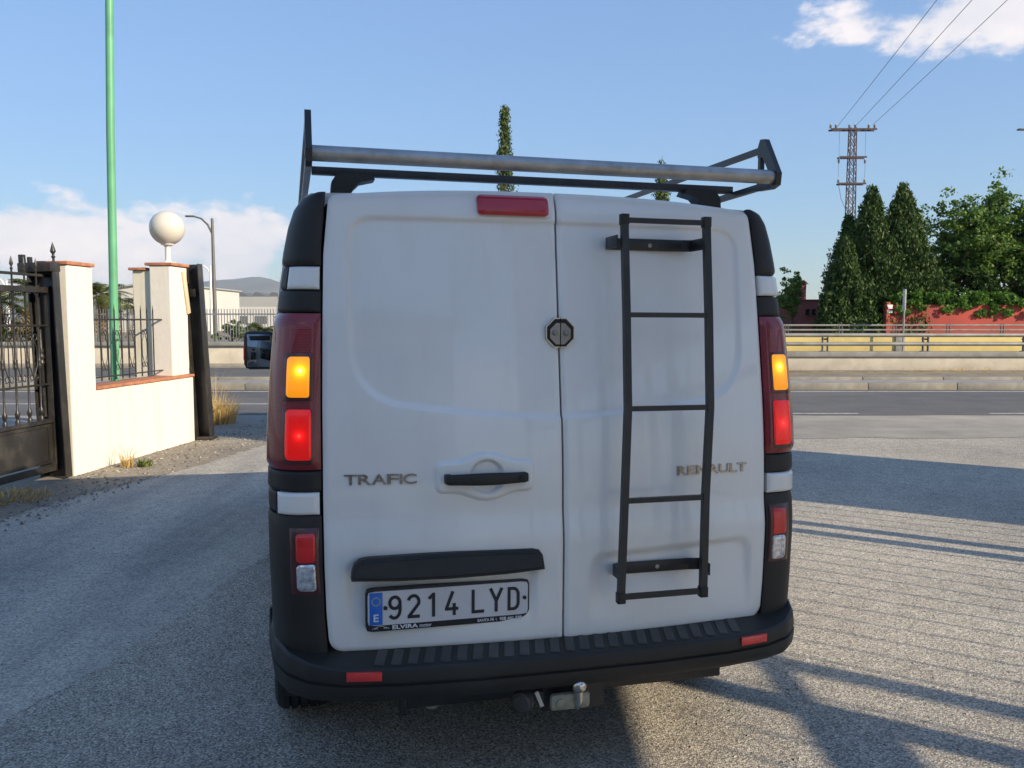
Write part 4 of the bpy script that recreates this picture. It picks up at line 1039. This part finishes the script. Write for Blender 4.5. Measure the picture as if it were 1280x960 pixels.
def tree_broad(name, x, y, h, rx, ry, label, mat, nclump, per, size, seed=0, z0=.25, group=None):
    rs_ = random.Random(seed); t = empty(name, (x, y, 0), label=label, cat='tree', group=group)
    mb = MB(); top = h * .45; mb.tube([(0, 0, 0), (.08, .02, top * .5), (0, .05, top)], [h * .03, h * .022, h * .016], seg=9)
    C = []; Rr = []; limbs = []
    for k in range(12):
        a = k * 2.399 + rs_.uniform(-.4, .4); el = rs_.uniform(.15, 1.2); L = rs_.uniform(.65, 1.0)
        e = Vector((math.cos(a) * math.cos(el) * rx * L, math.sin(a) * math.cos(el) * ry * L, h * .42 + (h * .56) * math.sin(el) * L))
        s = Vector((0, .03, top * rs_.uniform(.55, 1))); m = (s + e) / 2 + Vector((0, 0, h * .05)); mb.tube([s, m, e], [h * .012, h * .007, .012], seg=6); limbs.append((s, m, e))
    mb.build('trunk', M['bark'], t)
    for k in range(nclump):
        s, m, e = rs_.choice(limbs); q = rs_.uniform(.35, 1.12); p = (m.lerp(e, (q - .5) * 2) if q > .5 else s.lerp(m, q * 2))
        p = p + Vector((rs_.gauss(0, .16) * rx, rs_.gauss(0, .16) * ry, rs_.gauss(0, .09) * h)); p.z = max(p.z, h * z0)
        C.append(p[:]); r = rs_.uniform(.05, .12) * h * .58; Rr.append((r, r, r * .6))
    V, Fc = leaf_cloud(C, Rr, per, size, up=.2, asp=.6)
    link('crown', np_mesh('crown', V, Fc), mat, t); return t
def palm(name, x, y, h, r, label, nf=26, dead=8, fan=False, group=None, cat='palm'):
    t = empty(name, (x, y, 0), label=label, cat=cat, group=group)
    mb = MB(); mb.tube([(0, 0, 0), (.05, 0, h * .5), (0, 0, h)], [.24, .2, .2], seg=10); mb.build('trunk', M['bark'], t)
    for nm, mat, cnt, lo, hi in (('crown', M['leaf_palm'], nf, -.15, 1.25), ('dry_skirt', M['leaf_dead'], dead, -1.2, -.5)):
        V = []; Fc = []
        for k in range(cnt):
            a = k * 2.4 + random.uniform(-.2, .2); el = random.uniform(lo, hi); L = r * random.uniform(.8, 1.1)
            d = Vector((math.cos(a), math.sin(a), 0)); pts = []
            for i in range(9):
                q = i / 8; pts.append(Vector((0, 0, h)) + d * (L * q * math.cos(el * (1 - .3 * q))) + Vector((0, 0, L * (q * math.sin(el) - .55 * q * q))))
            s = d.cross(Vector((0, 0, 1)))
            for i in range(1, 8):
                for e_ in (0, .5):
                    p = pts[i].lerp(pts[i + 1], e_); tdir = (pts[i + 1] - pts[i]).normalized(); wd = L * .22 * math.sin(math.pi * (i + e_ + .6) / 9.2)
                    for sg in (-1, 1):
                        tip = p + s * (sg * wd) + tdir * wd * .7 - Vector((0, 0, wd * .35)); b = len(V); w_ = tdir * L * .022
                        V += [p - w_, p + w_, tip + w_ * .2, tip - w_ * .2]; Fc.append((b, b + 1, b + 2, b + 3))
        if cnt:
            me = bpy.data.meshes.new(nm); me.from_pydata(V, [], Fc); link(nm, me, mat, t)
    return t

# ------------------------------------------------------------------ right-hand background
# barrier wall with pipe rails
bar = empty('barrier_wall', (24, 25.5, 0), label='low beige concrete parapet with two pipe rails beyond the road', cat='barrier')
X0, X1 = .4, 48.0
mb = MB(); mb.box(((X0 + X1) / 2 - 24, .12, .24), (X1 - X0, .26, .50), bev=.01); mb.build('parapet', M['conc'], bar)
mb = MB(); mb.box(((X0 + X1) / 2 - 24, .10, .56), (X1 - X0, .36, .15), bev=.012); mb.build('parapet_coping', M['conc_grey'], bar)
for z in (.86, 1.12): mb = MB(); mb.cyl((X0 - 24, .10, z), (X1 - 24, .10, z), .062, seg=12); mb.build('pipe_rail', M['grey_paint'], bar)
pmb = MB(); pmb.box((-.075, 0, .88), (.025, .10, .52), bev=.004); pmb.box((.075, 0, .88), (.025, .10, .52), bev=.004); pmb.box((0, .02, .645), (.26, .16, .015), bev=.003); pmb.box((0, .08, 1.0), (.16, .02, .05)); pmm = pmb.mesh('rail_post', 0); pmm.materials.append(M['ware_dark'])
for k in range(17):
    x = (1031 - 640) / F * 25.6 + 2.98 * (k - 3)
    if x < X1: link('rail_post', pmm, None, bar, (x - 24, .10, .0))
# rubble and weeds along its foot
mb = MB(); mb.box((24, 25.18, .055), (47, .35, .07), bev=.02); o = mb.build('parapet_footing', M['earth']); tag(o, kind='structure')
sheet('median_dirt', ragged([(0, 22.7), (50, 22.7)], .12, 120) + [(50, 25.45), (0, 25.45)], .06, M['earth'])
M['kerb_dirt'] = M['earth']
mb = MB(); mb.box((25, 22.1, .03), (50, 1.2, .07), bev=.01); o = mb.build('gutter', M['conc_grey']); tag(o, kind='structure')
V = []; Fc = []
for k in range(1500):
    x = random.uniform(1, 22); 
    if math.sin(x * 1.1) + math.sin(x * .37 + 1) < random.uniform(-1.2, 1.4): continue
    p = Vector((x, 25.36 - abs(random.gauss(0, .12)), .06)); h = random.uniform(.03, .16); d = Vector((random.gauss(0, .05), random.gauss(0, .05), h)); w_ = Vector((.012, 0, 0)); b = len(V); V += [p - w_, p + w_, p + d]; Fc.append((b, b + 1, b + 2))
me = bpy.data.meshes.new('parapet_weeds'); me.from_pydata(V, [], Fc); o = link('parapet_weeds', me, M['straw']); tag(o, 'dry grass growing along the foot of the beige parapet', 'grass', kind='stuff')
# yellow wall with rails
yw = empty('yellow_wall', (30, 44, 0), label='long pale yellow wall behind the pipe rails', cat='wall')
mb = MB(); mb.box((0, .15, .40), (70, .3, .92), bev=.01); mb.build('wall', M['yellow_wall'], yw)
for px in (1124,): mb = MB(); mb.box(((px - 640) / F * 44 - 30, -.04, .40), (.46, .12, .90), bev=.01); mb.build('buttress', M['conc_grey'], yw)
fr2 = empty('far_railing', (30, 44.3, .86), label='grey pipe railing on top of the yellow wall', cat='railing')
for z in (.20, .44): mb = MB(); mb.cyl((-35, 0, z), (35, 0, z), .05, seg=8); mb.build('pipe_rail', M['grey_paint'], fr2)
q = MB(); q.box((-.07, 0, .25), (.03, .1, .52)); q.box((.07, 0, .25), (.03, .1, .52)); qm = q.mesh('rail_post', 0); qm.materials.append(M['ware_dark'])
for k in range(26): link('rail_post', qm, None, fr2, ((1050 - 640) / F * 44.3 - 30 + 2.76 * (k - 12), 0, 0))
# red wall, ivy, notices
rw = empty('red_wall', (35, 56, 0), label='dark red garden wall overgrown by ivy', cat='wall')
xl = (1105 - 640) / F * 56
mb = MB(); mb.box((xl + 12 - 35, .15, 1.25), (24, .3, 2.6), bev=.01); mb.build('wall', M['red_wall'], rw)
mb = MB(); mb.box((xl + .12 - 35, -.01, 1.35), (.24, .34, 2.75), bev=.01); mb.build('end_pier', M['red_wall'], rw)
for z, hgt in ((2.42, .26), (2.10, .18)):
    mb = MB(); mb.box((xl + .2 - 35, -.20, z), (.34, .02, hgt), bev=.004); mb.build('notice_board', M['white_print'], rw)
C = []; Rr = []
for k in range(330):
    x = xl + .3 + 23 * random.random(); big = .5 + .5 * math.sin(x * 1.7) * math.sin(x * .63 + 1)
    z = random.uniform(2.35 - .45 * big - (.25 if x > xl + 5.5 else 0), 3.25); C.append((x - 35, random.uniform(-.35, .5), z)); Rr.append((.34, .26, .24))
V, Fc = leaf_cloud(C, Rr, 62, .10, up=.2, asp=.7)
iv = empty('ivy_hedge', (35, 56, 0), label='bright green ivy hanging over the red wall', cat='ivy'); link('foliage', np_mesh('foliage', V, Fc), M['leaf_ivy'], iv)
mb = MB()
for k in range(9): mb.tube([(xl + 1.2 + k * 2.5 - 35, .45, 0), (xl + 1.3 + k * 2.5 - 35, .42, 1.6), (xl + 1.0 + k * 2.5 - 35, .1, 2.9)], [.05, .04, .02], seg=6)
mb.build('stem', M['bark'], iv)
# pink house
ph = empty('pink_house', (21.5, 63, 0), label='dull pink house with two small dark windows behind the conifers', cat='house')
mb = MB(); mb.box((.6, 2.5, 1.5), (6.4, 5, 3.0), bev=.02); hwall = mb.build('wall', M['pink_wall'], ph)
mb = MB(); mb.box((-.22, 1.6, 3.6), (.75, 1.6, 1.2), bev=.02); mb.build('chimney_block', M['pink_wall'], ph)
mb = MB(); mb.prism([(-.75, 4.2), (.30, 4.2), (-.05, 4.5)], .7, 2.5); mb.build('chimney_roof', M['terracotta'], ph)
mb = MB(); mb.box((.6, 2.5, 3.03), (6.6, 5.2, .06), bev=.01); mb.build('roof_edge', M['pink_wall'], ph)
for px in (1008, 1015.5):
    xx = (px - 640) / F * 63 - 21.5; mb = MB(); mb.box((xx, -.01, 2.12), (.28, .06, .46)); wn = mb.build('window', M['glass'], ph, smooth=0)
    mb = MB(); mb.box((xx, -.03, 1.86), (.38, .10, .05)); mb.build('sill', M['pink_wall'], wn, smooth=0)
# trees
CY = 'dense conifers beside the red wall'
tree_conifer('conifer_tree', (1054 - 640) / F * 57, 57, 6.4, 1.5, 'lower dark conifer at the end of the conifer clump next to the pink house', M['leaf_con'], 460, 46, .15, power=.4, clump=.17, group=CY)
tree_conifer('conifer_tree', (1084 - 640) / F * 58.2, 58.2, 9.7, 2.15, 'tall dark conifer standing in front of the power pylon', M['leaf_con'], 820, 46, .15, power=.4, clump=.16, group=CY)
tree_conifer('conifer_tree', (1123 - 640) / F * 58.4, 58.4, 9.9, 2.35, 'tall green conifer between the pylon conifer and the leafy tree', M['leaf_con'], 900, 46, .15, power=.4, clump=.16, group=CY)
tree_conifer('conifer_tree', (1063 - 640) / F * 59, 59.8, 8.2, 1.6, 'mid height conifer at the back of the conifer clump', M['leaf_con'], 460, 46, .15, power=.4, clump=.17, group=CY)
BR = 'leafy trees behind the red wall'
tree_broad('leafy_tree', (1192 - 640) / F * 60, 60, 10.4, 4.6, 2.8, 'leafy green tree next to the tall conifers behind the red wall', M['leaf_broad'], 420, 46, .13, 3, group=BR)
tree_broad('leafy_tree', (1262 - 640) / F * 59, 59, 11.2, 4.4, 2.8, 'tallest leafy green tree rising over the ivy', M['leaf_broad'], 460, 46, .13, 5, group=BR)
tree_broad('leafy_tree', (1322 - 640) / F * 60, 60, 10.2, 3.9, 2.6, 'leafy green tree at the far end of the ivy wall', M['leaf_broad'], 300, 46, .13, 8, group=BR)
for px, hh, sd_, wh in ((1160, 5.0, 21, 'beside the tall conifers'), (1225, 5.2, 22, 'between its two neighbours'), (1290, 5.0, 23, 'farthest from the conifers')):
    tree_broad('shrub', (px - 640) / F * 58, 57.8, hh, 2.2, 1.2, 'dark bushy shrub behind the ivy wall, ' + wh, M['leaf_con'], 110, 46, .17, sd_, z0=.12, group='shrubs behind the ivy')
tree_broad('young_tree', (994 - 640) / F * 60, 61, 5.4, 1.0, .9, 'small pale green tree standing next to the pink house', M['leaf_broad'], 130, 40, .09, 9)
def cypress(px, pytop, d, rad, label):
    tp = at(px, pytop, d); tree_conifer('cypress_tree', tp.x, d, tp.z, rad, label, M['leaf_cyp'], 330, 30, .075, base=.03, power=.3, clump=.26)
cypress(631, 141, 33, .58, 'tall slender cypress rising behind the van roof')
cypress(827, 208, 38, .66, 'shorter slender cypress showing under the roof rack bar')
# sign post seen edge-on
s0 = at(1131, 362, 43.2); mb = MB(); mb.cyl((0, 0, 0), (0, 0, s0.z), .045, seg=10); sgp = mb.build('sign_post', M['steel'], None, (s0.x, 43.2, 0)); tag(sgp, 'grey road sign post with its plate seen edge on', 'sign post')
mb = MB(); mb.box((.0, .0, s0.z - .52), (.04, .7, 1.05), Matrix.Rotation(-math.atan2(s0.x, 43.2) + R_(9), 3, 'Z') @ Matrix.Translation((.07, 0, 0)).to_3x3(), bev=.008); mb.build('sign_plate', M['white_metal'], sgp)

# pylon
PD = 75.0; pt = at(1066, 160, PD); PH = pt.z
py = empty('lattice_pylon', (pt.x, PD, 0), (0, 0, 0), 'rust brown lattice power pylon rising behind the conifers', 'pylon')
mb = MB()
def hwid(z): return lerp(.42, .24, z / PH)
for sx in (-1, 1):
    for sy in (-1, 1): mb.tube([(sx * hwid(0), sy * hwid(0), 0), (sx * hwid(PH), sy * hwid(PH), PH)], .05, seg=4)
mb.build('legs', M['rust_steel'], py, smooth=0)
mb = MB(); nb = 22
for k in range(nb):
    z0, z1 = PH * k / nb, PH * (k + 1) / nb; a, b = hwid(z0), hwid(z1); s = 1 if k % 2 else -1
    for f in (-1, 1):
        mb.tube([(-s * a, f * a, z0), (s * b, f * b, z1)], .032, seg=4); mb.tube([(f * a, -s * a, z0), (f * b, s * b, z1)], .032, seg=4)
        mb.tube([(s * a, f * a, z0), (-s * b, f * b, z1)], .026, seg=4)
mb.build('bracing', M['rust_steel'], py, smooth=0)
arms = [(PH - .15, -1.95, 1.95), (at(1066, 197, PD).z, -1.15, 1.15), (at(1066, 230, PD).z, -1.15, 1.15)]
for z, a, b in arms:
    mb = MB(); mb.box(((a + b) / 2, -.30, z), (b - a, .10, .14)); mb.box(((a + b) / 2, .30, z), (b - a, .10, .14)); mb.build('cross_arm', M['rust_steel'], py, smooth=0)
ins = MB(); ins.revolve([(0, 0), (.05, .02), (.11, .08), (.05, .12), (.11, .18), (.05, .22), (.11, .28), (.05, .33), (.04, .42), (0, .44)], 8); insm = ins.mesh('insulator'); insm.materials.append(M['dull_metal'])
for x in (-1.9, -1.45, -.3, .2, 1.35, 1.85): link('insulator', insm, None, py, (x, 0, PH - .05))
for z, sg in ((arms[1][0], -1), (arms[2][0], 1)):
    for x in (-1.12, 1.12): link('insulator', insm, None, py, (x, 0, z + (.05 if sg > 0 else -.5)))
wm = MB()
for x in (-1.12, 1.12):
    wm.tube([(x, 0, arms[2][0] + .5), (x * 1.02, 0, (arms[1][0] + arms[2][0]) / 2), (x, 0, arms[1][0] - .4)], .012, seg=4); wm.tube([(x, 0, arms[1][0]), (x, 0, PH)], .012, seg=4)
wm.tube([(-1.1, 0, arms[2][0]), (-.85, 0, arms[2][0] - 1.2), (-.4, 0, arms[2][0] - 2.2)], .02, seg=5)
wm.build('jumper_cables', M['rust_steel'], py)
for (pa, pb, nm) in (((1045, 160), (1171, 0), 'thin power cable leaving the pylon arm end beside the conifers'), ((1069, 158), (1215, 0), 'thin power cable leaving the middle of the pylon arm'), ((1091, 156), (1259, 0), 'thin power cable leaving the pylon arm end over the leafy trees')):
    a = at(*pa, PD); b = at(*pb, 43.0); d = (b - a); pts = []
    for k in range(33):
        t = k / 32 * 2.9; p = a + d * t; sag = -.0016 * (t * (2.9 - t)) * 300 * .35 - 0; ref = -.0016 * (1 * 1.9) * 300 * .35
        p.z = p.z + sag - ref * t; pts.append(p)
    mb = MB(); mb.tube(pts, .015, seg=4); o = mb.build('power_cable', M['rust_steel']); tag(o, nm, 'cable', 'power cables')

# ------------------------------------------------------------------ left-hand background
rwl = empty('roadside_parapet', (-30, 29.0, 0), label='low pale parapet with grey guard rail across the far carriageway', cat='wall')
mb = MB(); mb.box((-.5, .15, .33), (62, .3, .72), bev=.01); mb.build('parapet', M['conc'], rwl)
mb = MB(); mb.box((-.5, .10, .77), (62, .42, .13), bev=.02); mb.build('guard_rail', M['grey_paint'], rwl)
mb = MB(); mb.box((-.5, -.2, .05), (62, .4, .12), bev=.02); mb.build('kerb', M['kerb'], rwl)
sheet('far_yard', [(-90, 29.4), (1, 29.4), (1, 60), (-90, 60)], .002, M['earth'])
ff = empty('compound_fence', (-22, 34.5, 0), label='grey upright bar fence in front of the white warehouse', cat='fence')
for z in (.35, 1.8): mb = MB(); mb.box((0, 0, z), (44, .05, .06)); mb.build('rail', M['steel'], ff, smooth=0)
mb = MB(); mb.box((0, .02, .2), (44, .25, .5)); mb.build('plinth', M['terracotta'], ff, smooth=0)
mb = MB()
for k in range(380): mb.box((-21.9 + k * .115, 0, 1.15), (.028, .028, 1.72))
o = mb.build('bars', M['steel'], ff, smooth=0); tag(o, kind='stuff')
def ware(name, x0, x1, y, depth, h, mats, label, roofs=0):
    w = empty(name, ((x0 + x1) / 2, y, 0), label=label, cat='warehouse'); L = x1 - x0
    mb = MB(); mb.box((0, depth / 2, h * .34), (L, depth, h * .68)); mb.build('lower_wall', M[mats[0]], w, smooth=0)
    mb = MB(); mb.box((0, depth / 2 + .1, h * .84), (L, depth, h * .32)); mb.build('upper_cladding', M[mats[1]], w, smooth=0)
    return w
w1 = ware('white_warehouse', -62, -30, 150, 40, 5.6, ('ware_white', 'ware_grey'), 'long white warehouse with a row of dark curved roof lights')
for k in range(6):
    mb = MB(); x = -8 + k * 2.9; pts = [(x + 2.6 * t, 5.6 + .9 * math.sin(math.pi * t ** .6) * (1 - .3 * t)) for t in np.linspace(0, 1, 9)]
    mb.prism(pts, 1, 30); mb.build('roof_light', M['ware_dark'], w1, smooth=0)
for k in range(9): mb = MB(); mb.box((-14.5 + 3.4 * k, -.05, 1.6), (2.0, .12, 1.3)); mb.build('window', M['ware_dark'], w1, smooth=0)
w2 = ware('blue_window_warehouse', -47.5, -25, 165, 30, 5.2, ('ware_white', 'ware_white'), 'white flat roofed unit with a strip of blue windows')
for k in range(7): mb = MB(); mb.box((-9.6 + k * 1.5, -.05, 4.45), (1.2, .12, .9)); mb.build('window', M['plate_blue'] if 0 else M['glass'], w2, smooth=0)
mb = MB(); mb.box((0, 14, 5.3), (23, 31, .2)); mb.build('roof_slab', M['ware_grey'], w2, smooth=0)
w3 = empty('gabled_shed', (-48, 110, 0), label='pale gabled shed with a dark grey end panel behind the green pole', cat='shed')
mb = MB(); mb.prism([(-4.5, 0), (5.5, 0), (5.5, 5.95), (1, 6.1), (-4.5, 5.2)], 0, 25); mb.build('wall', M['ware_white'], w3, smooth=0)
mb = MB(); mb.box((-2.9, -.05, 3.4), (2.6, .2, 3.2)); mb.build('dark_panel', M['ware_dark'], w3, smooth=0)
mb = MB(); mb.prism([(-4.8, 5.15), (1, 6.1), (5.8, 5.95), (5.8, 6.12), (1, 6.28), (-4.8, 5.35)], -.4, 25.4); mb.build('roof', M['ware_grey'], w3, smooth=0)
# palms and bushes
palm('fan_palm', (328 - 640) / F * 33, 33, 1.0, 1.15, 'bushy green palm next to the van mirror behind the parapet', 34, 0)
palm('fan_palm', (346 - 640) / F * 32.6, 32.6, .9, 1.1, 'low palm between the bushy palm and the van', 30, 0)
tree_broad('olive_bush', (290 - 640) / F * 36, 36, 1.9, .75, .6, 'greyish green bush behind the upright bar fence', M['leaf_broad'], 30, 40, .07, 31)
tree_broad('olive_bush', (312 - 640) / F * 37, 37, 1.7, .7, .6, 'smaller green bush between the fence bush and the palm', M['leaf_broad'], 26, 40, .07, 32)
palm('date_palm', (128 - 640) / F * 40, 40, 2.7, 1.6, 'date palm rising beside the lit pillar and the green pole', 40, 6)
palm('date_palm', (176 - 640) / F * 42, 42, 2.1, 1.5, 'date palm showing between the green pole and the lamp pillar', 34, 6)
palm('date_palm', (22 - 640) / F * 30, 31.5, 2.5, 1.5, 'date palm with dry orange fronds behind the iron gate', 36, 22)
palm('date_palm', (-2 - 640) / F * 33, 33, 2.3, 1.6, 'green date palm behind the iron gate', 40, 8)
tree_broad('roadside_bush', (44 - 640) / F * 33, 33, 1.9, 1.0, .8, 'olive green bush behind the iron gate', M['leaf_broad'], 40, 40, .08, 33)
tree_broad('roadside_bush', (6 - 640) / F * 32, 32, 1.6, 1.0, .8, 'low olive green bush beside the date palms behind the gate', M['leaf_broad'], 40, 40, .08, 34)
# street lamps
def street_lamp(px, pytop, d, arm, tone, label, r=.085, lean=0.0):
    tp = at(px, pytop, d); h = tp.z
    o = empty('street_lamp', (tp.x, d, 0), (0, R_(lean), 0), label, 'street lamp', 'street lamps along the road')
    mb = MB(); mb.tube([(0, 0, 0), (0, 0, h * .5), (0, 0, h)], [r * 1.25, r, r * .7], seg=10); mb.build('pole', M[tone], o)
    mb = MB(); mb.tube([(0, 0, h - .9), (arm * .25, 0, h - .35), (arm * .6, 0, h + .0), (arm, 0, h + .12)], [r * .6, r * .55, r * .5, r * .45], seg=8); mb.build('arm', M[tone], o)
    mb = MB(); mb.box((arm * 1.2, 0, h + .13), (abs(arm) * .5, .26, .09), bev=.03); mb.build('lamp_head', M[tone], o)
    return o
street_lamp(266, 273, 50, -1.05, 'lamp_grey', 'tall grey street lamp beyond the black channel post', .11, -.3)
street_lamp(263, 332, 95, -1.2, 'white_metal', 'distant pale street lamp in front of the white warehouse', .14, -.3)
street_lamp(8, 350, 60, -.6, 'white_metal', 'pale street lamp seen through the iron gate', .12)
street_lamp(1312, 165, 46, -1.15, 'ware_dark', 'dark street lamp whose head reaches over the leafy trees', .1)
# mountains
V = []; nx = 160
xs = np.linspace(-5200, 5200, nx)
ridge = np.interp(xs, [-5200, -3300, -2500, -2050, -1650, -1400, -900, 0, 1500, 5200], [190, 230, 200, 285, 262, 190, 120, 60, 30, 30])
for j, (yy, k) in enumerate(((5200, 0), (5600, .45), (6000, .85), (6200, 1.0), (6600, .6), (7200, 0))):
    for i, x in enumerate(xs): V.append((x, yy, -2 + ridge[i] * k * (1 + .10 * math.sin(x * .004 + j) + .06 * math.sin(x * .013 + 2 * j))))
mb = MB(); mb.add(V, [(j * nx + i, j * nx + i + 1, (j + 1) * nx + i + 1, (j + 1) * nx + i) for j in range(5) for i in range(nx - 1)])
o = mb.build('mountains', M['hill'], smooth=60); tag(o, kind='structure')

# ------------------------------------------------------------------ out of frame: what shades the van and stripes the lot
FX = 5.0
rl2 = empty('yard_railing', (FX, 2.4, 0), label='black iron bar railing along the right side of the lot', cat='railing')
for z, t_ in ((.12, .05), (2.16, .06)): mb = MB(); mb.box((0, 0, z), (.05, 6.8, t_), bev=.005); mb.build('rail', M['gate'], rl2)
b_ = MB(); b_.tube([(0, 0, .05), (0, 0, 2.3), (0, 0, 2.46)], [.0075, .0075, .001], seg=6); b2 = b_.mesh('railing_bar'); b2.materials.append(M['gate'])
for k in range(27): link('railing_bar', b2, None, rl2, (0, -3.3 + k * .25, 0))
for yv in (-3.35, -.95, 2.12, 2.44): mb = MB(); mb.box((0, yv, 1.2), (.10, .10, 2.4), bev=.008); mb.build('railing_post', M['gate'], rl2)
hb_ = empty('shade_panel', (FX + .12, -3.2, 0), label='plain grey panel on steel posts, added unseen to shade the van', cat='shade_panel')  # unseen panel on posts, added to shade the van rear and the ground
mb = MB(); mb.box((0, 0, 4.26), (.10, 8.2, 3.22), bev=.01); mb.build('panel', M['shade_panel_grey'], hb_)
mb = MB(); mb.box((0, .0, 2.15), (.10, 8.2, .12), bev=.01); mb.build('beam', M['steel'], hb_)
for yv in (-3.9, -1.3, 1.3, 4.0): mb = MB(); mb.box((.12, yv, 2.95), (.12, .12, 5.9), bev=.01); mb.build('post', M['steel'], hb_)
tt = empty('shade_tower', (9.3, 4.8, 0), label='narrow white tower added unseen to cast a shade band on the lot', cat='tower')  # unseen tower, added and sized to cast the shade band over the lot
mb = MB(); mb.box((0, 0, 3.6), (1.6, 2.5, 7.2), bev=.03); mb.build('wall', M['wall'], tt)
mb = MB(); mb.box((0, 0, 7.3), (1.8, 2.7, .2), bev=.02); mb.build('roof', M['terracotta'], tt)
mb = MB(); mb.box((-.81, 0, 1.1), (.06, 1.1, 2.1), bev=.01); mb.build('door', M['steel'], tt)

sky_block = empty('sky_block_building', (-6, -8.5, 0), label='cream building with dark windows, added unseen to cut skylight on the van', cat='building')  # unseen building added behind the camera to dim skylight on the rear doors
mb = MB(); mb.box((0, -4, 2.3), (19, 8, 4.6), bev=.03); mb.build('wall', M['pillar'], sky_block)
for k in range(5):
    mb = MB(); mb.box((-7.4 + 3.7 * k, .02, 1.5), (2.6, .08, 2.6), bev=.01); w_ = mb.build('window', M['glass'], sky_block); mb = MB(); mb.box((-7.4 + 3.7 * k, .06, .16), (2.8, .16, .08), bev=.01); mb.build('sill', M['conc_grey'], w_)
    mb = MB(); mb.box((-7.4 + 3.7 * k, .02, 3.75), (1.6, .08, .8), bev=.01); mb.build('window', M['glass'], sky_block)
mb = MB(); mb.box((0, -4, 4.7), (19.4, 8.4, .2), bev=.02); mb.build('roof_slab', M['conc_grey'], sky_block)
# air
hz_m = bpy.data.materials.new('haze'); hz_m.use_nodes = True; nt = hz_m.node_tree; nt.nodes.clear()
o_ = nt.nodes.new('ShaderNodeOutputMaterial'); pv = nt.nodes.new('ShaderNodeVolumePrincipled'); pv.inputs['Color'].default_value = (.72, .86, 1, 1); pv.inputs['Density'].default_value = 5.5e-5; pv.inputs['Anisotropy'].default_value = .2
nt.links.new(pv.outputs[0], o_.inputs['Volume'])
mb = MB(); mb.box((0, 3000, 169.5), (19000, 13000, 341)); hz = mb.build('haze', hz_m, smooth=0); tag(hz, 'thin blue summer haze over the far ground', 'haze', kind='stuff')
